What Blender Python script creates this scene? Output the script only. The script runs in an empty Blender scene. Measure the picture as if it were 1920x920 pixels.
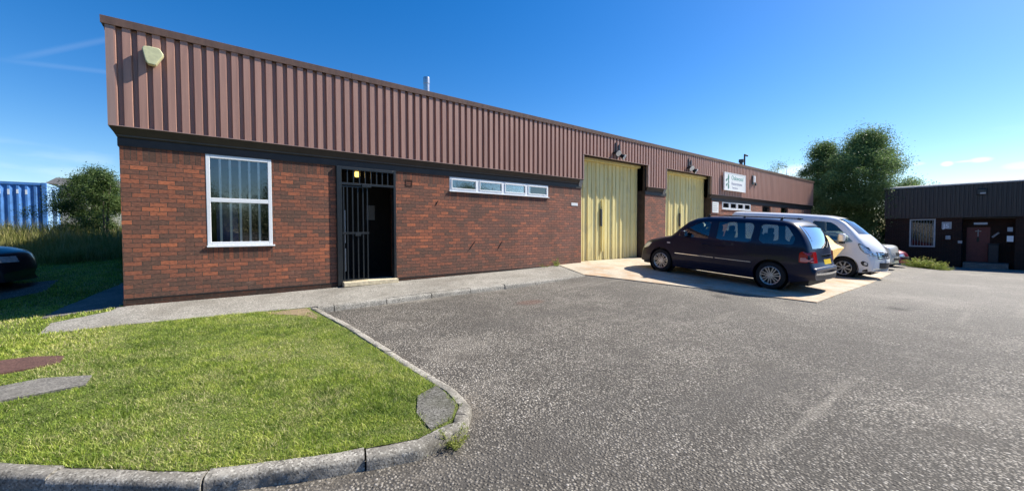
import bpy, bmesh, math, random, re
import numpy as np
from mathutils import Vector, Matrix, noise
from mathutils.geometry import delaunay_2d_cdt
R = math.radians
random.seed(7); rng = np.random.default_rng(7)
scn = bpy.context.scene
C = scn.collection

# ------------------------------------------------------------------ camera
CAM = Vector((0.0, -8.965, 1.101))
YAW, PITCH, ROLL, FPX = 0.666, 0.031, -0.002, 748.4
cam = bpy.data.cameras.new('camera'); cam_o = bpy.data.objects.new('camera', cam); C.objects.link(cam_o)
cy_, sy_ = math.cos(YAW), math.sin(YAW); cp, sp = math.cos(PITCH), math.sin(PITCH)
yawm = Matrix(((cy_, sy_, 0), (-sy_, cy_, 0), (0, 0, 1)))
r0 = yawm @ Vector((1, 0, 0)); f0 = yawm @ Vector((0, cp, -sp)); u0 = yawm @ Vector((0, sp, cp))
cr, sr = math.cos(ROLL), math.sin(ROLL)
rv = r0 * cr + u0 * sr; uv = u0 * cr - r0 * sr
m = Matrix.Identity(4)
for i in range(3):
    m[i][0], m[i][1], m[i][2], m[i][3] = rv[i], uv[i], -f0[i], CAM[i]
cam_o.matrix_world = m
cam.sensor_width = 36; cam.lens = 36 * FPX / 1920; cam.shift_y = -4.6 / 1920
cam.clip_start = 0.05; cam.clip_end = 3000
scn.camera = cam_o

# ------------------------------------------------------------------ light
SUN_AZ, SUN_EL = R(-17.5), R(43)      # azimuth from +x
sd = Vector((math.cos(SUN_AZ) * math.cos(SUN_EL), math.sin(SUN_AZ) * math.cos(SUN_EL), math.sin(SUN_EL)))
sun = bpy.data.lights.new('sun', 'SUN'); sun.energy = 5.0; sun.angle = R(0.53); sun.color = (1.0, 0.94, 0.83)
sun_o = bpy.data.objects.new('sun', sun); C.objects.link(sun_o)
sun_o.rotation_euler = sd.to_track_quat('Z', 'Y').to_euler()
w = bpy.data.worlds.new('World'); scn.world = w; w.use_nodes = True
nt = w.node_tree; nt.nodes.clear()
sky = nt.nodes.new('ShaderNodeTexSky'); sky.sky_type = 'NISHITA'; sky.sun_disc = False
sky.sun_elevation = SUN_EL; sky.sun_rotation = math.atan2(sd.x, sd.y)
sky.air_density = 1.0; sky.dust_density = 0.35; sky.ozone_density = 3.0; sky.altitude = 50
bg = nt.nodes.new('ShaderNodeBackground'); bg.inputs[1].default_value = 0.093
wo = nt.nodes.new('ShaderNodeOutputWorld')
hsv = nt.nodes.new('ShaderNodeHueSaturation'); hsv.inputs['Saturation'].default_value = 1.42; hsv.inputs['Hue'].default_value = .507; hsv.inputs['Value'].default_value = 1.0
nt.links.new(sky.outputs[0], hsv.inputs['Color'])
# a few wisps of cloud and two old vapour trails, fixed in the sky by direction
tc = nt.nodes.new('ShaderNodeTexCoord')
def wmath(op, a, b=None, c=None):
    n = nt.nodes.new('ShaderNodeMath'); n.operation = op
    for i, q in enumerate((a, b, c)):
        if q is None: continue
        if isinstance(q, (int, float)): n.inputs[i].default_value = q
        else: nt.links.new(q, n.inputs[i])
    return n.outputs[0]
sep = nt.nodes.new('ShaderNodeSeparateXYZ'); nt.links.new(tc.outputs['Generated'], sep.inputs[0])
mp = nt.nodes.new('ShaderNodeMapping'); mp.inputs['Scale'].default_value = (5.5, 5.5, 24)
nt.links.new(tc.outputs['Generated'], mp.inputs[0])
nz = nt.nodes.new('ShaderNodeTexNoise'); nz.inputs['Scale'].default_value = 1.0; nz.inputs['Detail'].default_value = 5
nt.links.new(mp.outputs[0], nz.inputs['Vector'])
az = wmath('ARCTAN2', sep.outputs[1], sep.outputs[0])
def smooth(v, a, b):
    n = nt.nodes.new('ShaderNodeMapRange'); n.interpolation_type = 'SMOOTHSTEP'
    nt.links.new(v, n.inputs[0]); n.inputs[1].default_value = a; n.inputs[2].default_value = b
    return n.outputs[0]
z = sep.outputs[2]
band = wmath('MULTIPLY', smooth(z, 0.03, 0.09), wmath('SUBTRACT', 1.0, smooth(z, 0.11, 0.19)))
cl1 = wmath('MULTIPLY', band, smooth(nz.outputs[0], 0.56, 0.72))
def px_dir(px, py):
    u, v = (px - 960) / FPX, -(py - 455.4) / FPX
    return (rv * u + uv * v + f0).normalized()
def puff(px, py, rx, rz, k):      # soft cloud puff
    d = px_dir(px, py)
    dx = wmath('MULTIPLY', wmath('SUBTRACT', az, math.atan2(d.y, d.x)), 1 / rx)
    nn = wmath('MULTIPLY', wmath('SUBTRACT', nz.outputs[0], 0.5), 2.2)
    dz = wmath('MULTIPLY', wmath('SUBTRACT', z, d.z), 1 / rz)
    dd = wmath('ADD', wmath('ADD', wmath('MULTIPLY', dx, dx), wmath('MULTIPLY', dz, dz)), nn)
    return wmath('MULTIPLY', wmath('SUBTRACT', 1.0, smooth(dd, 0.0, 1.3)), k)
def trail(p, q, wd, k):           # vapour trail along a great circle
    a, b = px_dir(*p), px_dir(*q); n = a.cross(b).normalized(); mid = (a + b).normalized()
    dp = nt.nodes.new('ShaderNodeVectorMath'); dp.operation = 'DOT_PRODUCT'
    nt.links.new(tc.outputs['Generated'], dp.inputs[0]); dp.inputs[1].default_value = n
    dm = nt.nodes.new('ShaderNodeVectorMath'); dm.operation = 'DOT_PRODUCT'
    nt.links.new(tc.outputs['Generated'], dm.inputs[0]); dm.inputs[1].default_value = mid
    return wmath('MULTIPLY', wmath('MULTIPLY', wmath('SUBTRACT', 1.0, smooth(wmath('ABSOLUTE', dp.outputs['Value']), 0, wd)),
                 smooth(dm.outputs['Value'], a.dot(mid) - 0.002, 1.0)), k)
tot = wmath('MULTIPLY', cl1, 0.10)
for q in (puff(1776, 307, 0.008, 0.0045, 0.45), puff(1838, 300, 0.014, 0.0045, 0.38), puff(1816, 302, 0.018, 0.0022, 0.28), puff(1722, 307, 0.009, 0.003, 0.18),
          puff(1495, 322, 0.05, 0.016, 0.4), puff(1915, 310, 0.02, 0.006, 0.2),
          trail((20, 112), (260, 62), 0.007, 0.035), trail((-20, 110), (330, 150), 0.006, 0.03)):
    tot = wmath('MAXIMUM', tot, q)
mx = nt.nodes.new('ShaderNodeMix'); mx.data_type = 'RGBA'
nt.links.new(tot, mx.inputs[0]); nt.links.new(hsv.outputs[0], mx.inputs[6]); mx.inputs[7].default_value = (9.5, 9.8, 10.0, 1)
nt.links.new(mx.outputs[2], bg.inputs[0]); nt.links.new(bg.outputs[0], wo.inputs[0])
scn.view_settings.view_transform = 'Standard'; scn.view_settings.look = 'None'
scn.view_settings.exposure = 0.85; scn.view_settings.gamma = 1.0; scn.view_settings.use_curve_mapping = False
scn.cycles.max_bounces = 8; scn.cycles.transparent_max_bounces = 16; scn.cycles.use_denoising = True

# ------------------------------------------------------------------ helpers
def px_on_y(px, py, Y=0.0):
    d = px_dir(px, py); t = (Y - CAM.y) / d.y; return CAM + d * t
def px_on_x(px, py, X):
    d = px_dir(px, py); t = (X - CAM.x) / d.x; return CAM + d * t
class MB:
    def __init__(s): s.v = []; s.f = []
    def add(s, vs, fs):
        n = len(s.v); s.v += [tuple(v) for v in vs]; s.f += [tuple(i + n for i in f) for f in fs]; return s
    def box(s, x0, x1, y0, y1, z0, z1):
        return s.add([(x, y, z) for x in (x0, x1) for y in (y0, y1) for z in (z0, z1)],
              [(0, 1, 3, 2), (4, 6, 7, 5), (0, 4, 5, 1), (2, 3, 7, 6), (0, 2, 6, 4), (1, 5, 7, 3)])
    def prism(s, pts, axis, a, b):   # pts in the two other axes
        def mk(p, t):
            return {'x': (t, p[0], p[1]), 'y': (p[0], t, p[1]), 'z': (p[0], p[1], t)}[axis]
        n = len(pts)
        vs = [mk(p, a) for p in pts] + [mk(p, b) for p in pts]
        fs = [tuple(range(n)), tuple(range(2 * n - 1, n - 1, -1))] + [(i, i + n, (i + 1) % n + n, (i + 1) % n) for i in range(n)]
        return s.add(vs, fs)
    def bar(s, p, q, r, n=8, r2=None):
        p, q = Vector(p), Vector(q); d = (q - p).normalized()
        a = d.orthogonal().normalized(); b = d.cross(a); r2 = r if r2 is None else r2
        vs = []
        for c_, rr in ((p, r), (q, r2)):
            for i in range(n):
                t = 2 * math.pi * (i + .5) / n; vs.append(c_ + a * math.cos(t) * rr + b * math.sin(t) * rr)
        fs = [(i, (i + 1) % n, (i + 1) % n + n, i + n) for i in range(n)] + [tuple(range(n - 1, -1, -1)), tuple(range(n, 2 * n))]
        return s.add(vs, fs)
    def lathe(s, prof, c, axis='y', n=32, closed=False):   # prof: (radius, along)
        vs = []
        for (r, h) in prof:
            for i in range(n):
                t = 2 * math.pi * i / n; a, b = r * math.cos(t), r * math.sin(t)
                vs.append({'y': (c[0] + a, c[1] + h, c[2] + b), 'x': (c[0] + h, c[1] + a, c[2] + b), 'z': (c[0] + a, c[1] + b, c[2] + h)}[axis])
        k = len(prof); fs = []
        for j in range(k if closed else k - 1):
            for i in range(n):
                fs.append((j * n + i, j * n + (i + 1) % n, ((j + 1) % k) * n + (i + 1) % n, ((j + 1) % k) * n + i))
        return s.add(vs, fs)
def tag(o, label=None, cat=None, group=None, kind=None):
    for k, v in (('label', label), ('category', cat), ('group', group), ('kind', kind)):
        if v: o[k] = v
    return o
def obj(name, mb, mat, parent=None, smooth=None, bevel=0, world=True):
    me = bpy.data.meshes.new(name); me.from_pydata(mb.v, [], mb.f); me.update()
    bm = bmesh.new(); bm.from_mesh(me); bmesh.ops.recalc_face_normals(bm, faces=bm.faces); bm.to_mesh(me); bm.free()
    o = bpy.data.objects.new(name, me); C.objects.link(o)
    if parent is not None:
        o.parent = parent
        if world:
            M = Matrix.Identity(4); q = parent
            while q is not None: M = q.matrix_basis @ M; q = q.parent
            me.transform(M.inverted())
    if mat: me.materials.append(mat)
    if smooth is not None:
        me.shade_smooth(); me.set_sharp_from_angle(angle=R(smooth))
    if bevel:
        b = o.modifiers.new('bevel', 'BEVEL'); b.width = bevel; b.segments = 2; b.limit_method = 'ANGLE'; b.angle_limit = R(40)
    return o
def thing(name, label, cat, loc=(0, 0, 0), rot=(0, 0, 0), group=None):
    o = bpy.data.objects.new(name, None); C.objects.link(o); o.location = loc; o.rotation_euler = rot
    o.empty_display_size = 0.2
    return tag(o, label, cat, group)
def copy_tree(o, parent=None, label=None):
    c = o.copy(); C.objects.link(c)
    if parent is not None: c.parent = parent
    for ch in list(o.children): copy_tree(ch, c)
    if label: c['label'] = label
    return c
def center_thing(o):   # put a one-mesh thing's origin at its base
    me = o.data; co = np.array([v.co[:] for v in me.vertices]); b = Vector(((co[:, 0].min() + co[:, 0].max()) / 2, (co[:, 1].min() + co[:, 1].max()) / 2, co[:, 2].min()))
    me.transform(Matrix.Translation(-b)); o.location = b; return o

# ------------------------------------------------------------------ materials
class N:
    def __init__(s, name):
        s.m = bpy.data.materials.new(name); s.m.use_nodes = True; s.t = s.m.node_tree; s.t.nodes.clear()
        s.out = s.t.nodes.new('ShaderNodeOutputMaterial')
    def n(s, typ, props={}, **inp):
        nd = s.t.nodes.new('ShaderNode' + typ)
        for k, v in props.items(): setattr(nd, k, v)
        for k, v in inp.items(): s.set(nd, k, v)
        return nd
    def set(s, nd, k, v):
        k2 = int(k[1:]) if k[0] == '_' else k.replace('_', ' ')
        i = nd.inputs[k2]
        if hasattr(v, 'is_linked') or isinstance(v, bpy.types.NodeSocket): s.t.links.new(v, i)
        elif isinstance(v, bpy.types.Node): s.t.links.new(v.outputs[0], i)
        else:
            if isinstance(v, tuple) and len(v) == 3 and i.type == 'RGBA': v = v + (1,)
            i.default_value = v
    def mth(s, op, a, b=None, c=None):
        nd = s.t.nodes.new('ShaderNodeMath'); nd.operation = op
        for i, q in enumerate((a, b, c)):
            if q is not None: s.set(nd, '_%d' % i, q)
        return nd.outputs[0]
    def mix(s, f, a, b, blend='MIX'):
        nd = s.t.nodes.new('ShaderNodeMix'); nd.data_type = 'RGBA'; nd.blend_type = blend
        s.set(nd, '_0', f); s.set(nd, '_6', a); s.set(nd, '_7', b); return nd.outputs[2]
    def pos(s): return s.n('NewGeometry').outputs['Position']
    def objc(s): return s.n('TexCoord').outputs['Object']
    def noise(s, vec, scale, detail=3, rough=.55, **k):
        nd = s.n('TexNoise', Scale=float(scale), Detail=float(detail), Roughness=rough); s.t.links.new(vec, nd.inputs['Vector']); return nd.outputs[0]
    def vor(s, vec, scale, out='Distance', **p):
        nd = s.n('TexVoronoi', p, Scale=float(scale)); s.t.links.new(vec, nd.inputs['Vector']); return nd.outputs[out]
    def ramp(s, f, stops, interp='LINEAR'):
        nd = s.t.nodes.new('ShaderNodeValToRGB'); cr_ = nd.color_ramp; cr_.interpolation = interp
        while len(cr_.elements) < len(stops): cr_.elements.new(.5)
        for e, (p, c) in zip(cr_.elements, stops):
            e.position = p; e.color = (c if isinstance(c, tuple) else (c, c, c)) + (1,)
        s.set(nd, '_0', f); return nd.outputs[0]
    def mr(s, v, a, b, c=0., d=1.):
        nd = s.t.nodes.new('ShaderNodeMapRange'); nd.interpolation_type = 'SMOOTHSTEP'; s.set(nd, '_0', v)
        for i, q in enumerate((a, b, c, d)): nd.inputs[i + 1].default_value = q
        return nd.outputs[0]
    def bump(s, h, dist, strength=1.0, normal=None):
        nd = s.n('Bump', Strength=strength, Distance=dist); s.t.links.new(h, nd.inputs['Height'])
        if normal is not None: s.t.links.new(normal, nd.inputs['Normal'])
        return nd.outputs[0]
    def bsdf(s, col, rough=.6, normal=None, **k):
        nd = s.n('BsdfPrincipled'); s.set(nd, 'Base Color', col); s.set(nd, 'Roughness', rough)
        for kk, v in k.items(): s.set(nd, kk.replace('_', ' '), v)
        if normal is not None: s.t.links.new(normal, nd.inputs['Normal'])
        return nd.outputs[0]
    def done(s, sh): s.t.links.new(sh, s.out.inputs[0]); return s.m
def simple(name, col, rough=.5, metal=0., var=.12, scale=6, bump=0, spec=.5, coat=0):
    n = N(name); p = n.objc(); f = n.noise(p, scale, 5)
    f2 = n.noise(p, scale * 7, 3)
    dark = tuple(c * (1 - var) for c in col); lite = tuple(min(1, c * (1 + var)) for c in col)
    c = n.ramp(f, [(.3, dark), (.7, lite)])
    c = n.mix(n.mr(f2, .55, .8, 0, var * 1.5), c, tuple(q * .6 for q in col))
    nm = n.bump(f2, bump) if bump else None
    rr = n.mth('ADD', n.mth('MULTIPLY', n.mth('SUBTRACT', f2, .5), .15), rough)
    return n.done(n.bsdf(c, rr, nm, Metallic=metal, Specular_IOR_Level=spec, Coat_Weight=coat, Coat_Roughness=.05))
def brick_mat(name, soldier=False, dark=1.0, axis='xy', grime=0.0):
    n = N(name); P = n.n('SeparateXYZ', _0=n.pos())
    a = n.mth('ADD', P.outputs[0], P.outputs[1]); zz = P.outputs[2]
    a = n.mth('ADD', a, 100.0 + .97); v = n.mth('ADD', zz, 15.0)
    if soldier:
        col = n.mth('DIVIDE', a, .075); row = n.mth('DIVIDE', v, .225)
        fu = n.mth('FRACT', col); fv = n.mth('FRACT', n.mth('ADD', row, .0))
        mort = n.mth('MAXIMUM', n.mth('LESS_THAN', fu, .13), 0.0)
    else:
        row = n.mth('DIVIDE', v, .075)
        off = n.mth('MULTIPLY', n.mth('MODULO', n.mth('FLOOR', row), 2.0), .5)
        jit = n.n('TexWhiteNoise', {'noise_dimensions': '1D'}); n.set(jit, 'W', n.mth('FLOOR', row))
        col = n.mth('ADD', n.mth('ADD', n.mth('DIVIDE', a, .225), off), n.mth('MULTIPLY', jit.outputs[0], .08))
        fu = n.mth('FRACT', col); fv = n.mth('FRACT', row)
        mort = n.mth('MAXIMUM', n.mth('LESS_THAN', fu, .045), n.mth('LESS_THAN', fv, .125))
    cid = n.n('CombineXYZ', _0=n.mth('FLOOR', col), _1=n.mth('FLOOR', row) if not soldier else 3.0)
    wn = n.n('TexWhiteNoise', {'noise_dimensions': '2D'}); n.set(wn, 'Vector', cid.outputs[0])
    big = n.noise(n.pos(), 1.1, 4, .6)
    # darker brick mix low on the wall and in the soldier courses
    low = n.mth('SUBTRACT', 1.0, n.mr(zz, -.1, 1.2, 0., 1.))
    v_ = n.mth('ADD', wn.outputs[0], n.mth('MULTIPLY', n.mth('SUBTRACT', big, .5), .8))
    v_ = n.mth('SUBTRACT', v_, n.mth('MULTIPLY', low, .15))
    if soldier: v_ = n.mth('SUBTRACT', v_, .2)
    d = dark
    c = n.ramp(v_, [(0.0, (.100 * d, .055 * d, .039 * d)), (.22, (.128 * d, .060 * d, .041 * d)), (.42, (.160 * d, .066 * d, .042 * d)),
                    (.62, (.190 * d, .071 * d, .042 * d)), (.82, (.230 * d, .079 * d, .043 * d)), (1.0, (.33 * d, .105 * d, .050 * d))])
    eff = n.mth('MULTIPLY', n.mr(n.noise(n.pos(), 2.2, 6, .75), .58, .74, 0, .35), n.mr(n.noise(n.pos(), 22, 3), .4, .6, .3, 1)); c = n.mix(eff, c, (.36 * d, .25 * d, .19 * d))
    damp = n.mth('MULTIPLY', n.mr(zz, .42, .0, 0, .55), n.mr(n.noise(n.pos(), 3.5, 5, .7), .35, .6, .2, 1)); c = n.mix(damp, c, (.060 * d, .042 * d, .032 * d))
    dust = n.mth('MULTIPLY', n.mr(P.outputs[0], 3.0, 11.0, 0, .42), n.mr(big, .3, .6, .5, 1.0))
    c = n.mix(dust, c, (.235 * d, .135 * d, .112 * d))
    nd2 = n.n('Mapping'); nd2.inputs['Scale'].default_value = (16, 16, 60); n.t.links.new(n.pos(), nd2.inputs[0])
    st = n.noise(nd2.outputs[0], 1.0, 4, .7)
    c = n.mix(n.mr(st, .45, .68, 0, .75), c, (.045 * d, .028 * d, .024 * d))
    c = n.mix(n.mr(st, .30, .44, .6, 0), c, (.34 * d, .15 * d, .09 * d))
    mot = n.ramp(n.noise(n.pos(), 30, 3), [(.35, (.045, .033, .026)), (.7, (.13, .10, .08))])
    c = n.mix(mort, c, mot)
    if grime: c = n.mix(grime, c, (.035, .03, .024))
    h = n.mth('SUBTRACT', n.mth('MULTIPLY', st, .35), n.mth('MULTIPLY', mort, 1.0))
    h = n.mth('ADD', h, n.mth('MULTIPLY', wn.outputs[0], .25))
    nm = n.bump(h, .010, 1.0)
    return n.done(n.bsdf(c, .85, nm, Specular_IOR_Level=.25))
M_brick = brick_mat('brick', dark=1.55); M_soldier = brick_mat('soldier_brick', True, dark=1.2); M_plinth = brick_mat('plinth_brick', dark=.62, grime=.3)
def clad_mat(name, col):
    n = N(name); p = n.pos(); mpn = n.n('Mapping'); mpn.inputs['Scale'].default_value = (9, 9, .5); n.t.links.new(p, mpn.inputs[0])
    f = n.noise(mpn.outputs[0], 1.0, 4, .6); g = n.noise(p, 40, 3)
    c = n.ramp(f, [(.3, tuple(q * .84 for q in col)), (.7, tuple(q * 1.12 for q in col))])
    c = n.mix(n.mr(g, .62, .8, 0, .25), c, tuple(q * 1.5 for q in col))
    P = n.n('SeparateXYZ', _0=p); sh_ = n.mth('FLOOR', n.mth('DIVIDE', n.mth('ADD', n.mth('ADD', P.outputs[0], P.outputs[1]), .985), 1.065)); w_ = n.n('TexWhiteNoise', {'noise_dimensions': '1D'}); n.set(w_, 'W', sh_)
    c = n.mix(n.mth('MULTIPLY', w_.outputs[0], .16), c, tuple(q * .72 for q in col))
    m2 = n.n('Mapping'); m2.inputs['Scale'].default_value = (22, 22, .35); n.t.links.new(p, m2.inputs[0]); run = n.noise(m2.outputs[0], 1.0, 3, .6)
    c = n.mix(n.mr(run, .58, .78, 0, .38), c, tuple(q * .5 for q in col))
    return n.done(n.bsdf(c, n.mth('ADD', n.mth('MULTIPLY', f, .2), .33), n.bump(f, .003), Specular_IOR_Level=.5))
M_clad = clad_mat('brown_cladding', (.395, .222, .172)); M_cap = clad_mat('brown_capping', (.21, .122, .092))
M_soffit = simple('dark_soffit', (.030, .022, .018), .5, var=.2); M_trim = clad_mat('edge_trim', (.33, .22, .19))
M_soffit_end = simple('grey_soffit_end', (.33, .31, .28), .6, var=.2)
M_felt = simple('roof_felt', (.09, .09, .09), .9); M_dpc = simple('damp_course', (.012, .012, .012), .8)
M_upvc = simple('white_upvc', (.80, .82, .84), .28, var=.03, spec=.5)
M_upvc_d = simple('dull_upvc', (.52, .53, .52), .4, var=.1)
M_black = simple('black_steel', (.014, .017, .020), .35, metal=.0, var=.25)
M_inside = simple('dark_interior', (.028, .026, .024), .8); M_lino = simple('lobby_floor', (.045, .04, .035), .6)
M_cream = simple('cream_threshold', (.62, .53, .36), .8, var=.25, scale=14, bump=.004)
M_whitebar = simple('white_bar', (.85, .85, .80), .4, var=.05); M_blind = simple('blue_blind', (.07, .09, .24), .8, var=.3, scale=3)
M_brown_jamb = simple('dark_brown_jamb', (.045, .028, .024), .6, var=.3)
def glass_mat(name, tint=(.55, .6, .6), refl=1.0, rough=0.0, wavy=.0, k=1.5, b=.05):
    n = N(name); fr = n.n('Fresnel', IOR=1.5)
    nm = None
    if wavy:
        nm = n.bump(n.noise(n.objc(), 1.6, 1), wavy)
    g = n.n('BsdfGlossy', Color=(refl, refl, refl), Roughness=rough)
    if nm is not None: n.t.links.new(nm, g.inputs['Normal'])
    t = n.n('BsdfTransparent', Color=tint)
    ms = n.n('MixShader'); n.set(ms, '_0', n.mth('MINIMUM', n.mth('ADD', n.mth('MULTIPLY', fr.outputs[0], k), b), 1.0))
    n.t.links.new(t.outputs[0], ms.inputs[1]); n.t.links.new(g.outputs[0], ms.inputs[2])
    return n.done(ms.outputs[0])
M_glass = glass_mat('window_glass', (.97, .98, .98), wavy=.002, rough=.01, k=2.1, b=.07); M_cglass = glass_mat('car_glass', (.52, .60, .57)); M_privacy = glass_mat('privacy_glass', (.05, .07, .09))
M_screen = glass_mat('windscreen_glass', (.45, .52, .5))
def paint(name, col, metal=0., rough=.3, coat=1.0, dirt=.02, spec=.5):
    n = N(name); p = n.objc(); g = n.noise(p, 3, 5); P = n.n('SeparateXYZ', _0=p)
    c = n.mix(n.mth('MULTIPLY', n.mr(P.outputs[2], .75, .2, 0, 1), n.mr(g, .35, .7, dirt, dirt * 5)), col, (.16, .14, .115))
    r = n.mth('ADD', rough, n.mth('MULTIPLY', n.mr(P.outputs[2], .7, .25, 0, 1), .25))
    return n.done(n.bsdf(c, r, None, Metallic=metal, Coat_Weight=coat, Coat_Roughness=.03, Specular_IOR_Level=spec))
M_navy = paint('navy_paint', (.0006, .0024, .024), metal=.0, rough=.35, coat=.30, dirt=.004, spec=.35); M_van = paint('white_paint', (.93, .935, .94), rough=.35, dirt=.03)
M_pearl = paint('pale_paint', (.66, .66, .62), rough=.3); M_maroon = paint('maroon_paint', (.22, .012, .035), metal=.3)
M_blackcar = paint('black_paint', (.005, .008, .018), metal=.0, rough=.35, coat=.6, dirt=.01)
M_plastic = simple('black_plastic', (.018, .019, .021), .55, var=.25); M_tyre = simple('tyre_rubber', (.016, .016, .017), .85, var=.3, scale=20)
M_alloy = simple('alloy', (.62, .62, .62), .28, metal=.75, var=.12); M_dim = simple('wheel_dark', (.02, .02, .022), .6)
M_chrome = simple('chrome', (.75, .75, .76), .12, metal=1., var=.04); M_seat = simple('seat_fabric', (.07, .075, .08), .9)
M_lens = simple('lamp_lens', (.72, .74, .76), .08, metal=.35, var=.25, scale=14, coat=1.); M_red = simple('red_lens', (.42, .006, .010), .12, var=.2, scale=10, coat=1.)
M_pinklens = simple('pale_red_lens', (.75, .30, .28), .15, var=.2, coat=1.); M_amber = simple('amber_lens', (.8, .3, .03), .2)
M_plate = simple('yellow_plate', (.75, .52, .02), .4, var=.08); M_ink = simple('black_ink', (.01, .01, .01), .6)
M_whitep = simple('white_plastic', (.78, .79, .80), .35, var=.05)
def garage_mat():
    n = N('cream_door_paint'); p = n.pos(); mpn = n.n('Mapping'); mpn.inputs['Scale'].default_value = (7, 7, .55); n.t.links.new(p, mpn.inputs[0])
    f = n.noise(mpn.outputs[0], 1.0, 5, .65); g = n.noise(p, 2.2, 5, .6); P = n.n('SeparateXYZ', _0=p)
    c = n.ramp(f, [(.2, (.70, .58, .24)), (.5, (.86, .745, .34)), (.8, (.91, .83, .46))])
    c = n.mix(n.mr(g, .52, .75, 0, .4), c, (.48, .43, .26))
    c = n.mix(n.mth('MULTIPLY', n.mr(P.outputs[2], .75, .05, 0, 1), n.mr(f, .3, .75, .1, .8)), c, (.22, .19, .13))
    return n.done(n.bsdf(c, .5, n.bump(f, .004), Specular_IOR_Level=.4))
M_garage = garage_mat()
def asphalt_mat():
    n = N('asphalt'); p = n.pos()
    v1 = n.n('TexVoronoi', Scale=47.0); n.t.links.new(p, v1.inputs['Vector'])
    v2 = n.n('TexVoronoi', Scale=84.0); n.t.links.new(p, v2.inputs['Vector'])
    s1 = n.n('SeparateColor', _0=v1.outputs['Color']); s2 = n.n('SeparateColor', _0=v2.outputs['Color'])
    stone = n.ramp(s1.outputs[0], [(0, (.044, .039, .033)), (.3, (.128, .117, .102)), (.6, (.236, .218, .192)), (.86, (.34, .32, .29)), (1, (.54, .51, .47))])
    small = n.ramp(s2.outputs[1], [(0, (.042, .037, .032)), (.5, (.175, .161, .142)), (1, (.40, .375, .335))])
    gap = n.mr(v1.outputs['Distance'], .42, .62, 0, 1)
    c = n.mix(n.mr(s1.outputs[1], .40, .50, 0, 1), stone, small)
    c = n.mix(n.mth('MULTIPLY', gap, .9), c, (.026, .024, .022))
    big = n.noise(p, .33, 6, .62); mid = n.noise(p, 1.9, 6, .72); hug = n.noise(p, .12, 3, .5)
    st = n.n('Mapping'); st.inputs['Scale'].default_value = (.22, 1.9, 1); st.inputs['Rotation'].default_value = (0, 0, .5); n.t.links.new(p, st.inputs[0]); tr = n.noise(st.outputs[0], 1.0, 5, .6)
    c = n.mix(n.mr(big, .46, .60, 0, .78), c, n.mix(.6, c, (.055, .050, .045)))
    c = n.mix(n.mr(big, .48, .30, 0, .42), c, (.33, .305, .27))
    c = n.mix(n.mr(mid, .52, .70, 0, .72), c, (.060, .053, .046))
    c = n.mix(n.mr(mid, .45, .28, 0, .30), c, (.34, .315, .285))
    c = n.mix(n.mr(tr, .56, .72, 0, .38), c, (.36, .335, .295)); c = n.mix(n.mr(tr, .44, .30, 0, .45), c, (.075, .070, .065))
    sp_ = n.n('SeparateXYZ', _0=p)
    c = n.mix(n.mr(sp_.outputs[0], 4., 16., .06, .42), c, (.37, .355, .33))
    # hairline cracks that come and go
    wp = n.n('VectorMath', {'operation': 'ADD'}, _0=p); wn_ = n.n('TexNoise', Scale=1.7, Detail=5.0); n.t.links.new(p, wn_.inputs['Vector']); n.t.links.new(wn_.outputs['Color'], wp.inputs[1])
    ck = n.n('TexVoronoi', {'feature': 'DISTANCE_TO_EDGE'}, Scale=.42); n.t.links.new(wp.outputs[0], ck.inputs['Vector'])
    ckm = n.mth('MULTIPLY', n.mr(ck.outputs['Distance'], .0, .010, 1, 0), n.mr(hug, .50, .60, 0, .35)); c = n.mix(ckm, c, (.035, .032, .03))
    # oil drips
    ov = n.n('TexVoronoi', Scale=.55); n.t.links.new(p, ov.inputs['Vector']); oc = n.n('SeparateColor', _0=ov.outputs['Color'])
    oil = n.mth('MULTIPLY', n.mr(n.mth('ADD', ov.outputs['Distance'], n.mth('MULTIPLY', mid, .18)), .13, .24, 1, 0), n.mr(oc.outputs[0], .6, .7, 0, .6)); c = n.mix(oil, c, (.04, .038, .036))
    dx = n.mth('SUBTRACT', sp_.outputs[0], 5.1); dy = n.mth('SUBTRACT', sp_.outputs[1], -3.05)
    rr = n.mth('ADD', n.mth('MULTIPLY', n.mth('MULTIPLY', dx, dx), 6.), n.mth('MULTIPLY', n.mth('MULTIPLY', dy, dy), 22.))
    rust = n.mth('MULTIPLY', n.mr(n.mth('ADD', rr, n.mth('MULTIPLY', mid, 1.0)), .6, 1.6, 1, 0), .5)
    c = n.mix(rust, c, (.15, .075, .055))
    c = n.mix(1.0, c, (1.0, .972, .925), 'MULTIPLY')
    h = n.mth('ADD', n.mth('MULTIPLY', n.mth('SUBTRACT', 1.0, n.mr(v1.outputs['Distance'], .1, .65, 0, 1)), 1.0), n.mth('MULTIPLY', s1.outputs[2], .6))
    h = n.mth('ADD', h, n.mth('MULTIPLY', n.mth('SUBTRACT', 1.0, v2.outputs['Distance']), .35))
    nm = n.bump(n.mth('SUBTRACT', h, n.mth('MULTIPLY', ckm, 1.5)), .009, .8)
    return n.done(n.bsdf(c, .85, nm, Specular_IOR_Level=.3))
M_asphalt = asphalt_mat()
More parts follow.
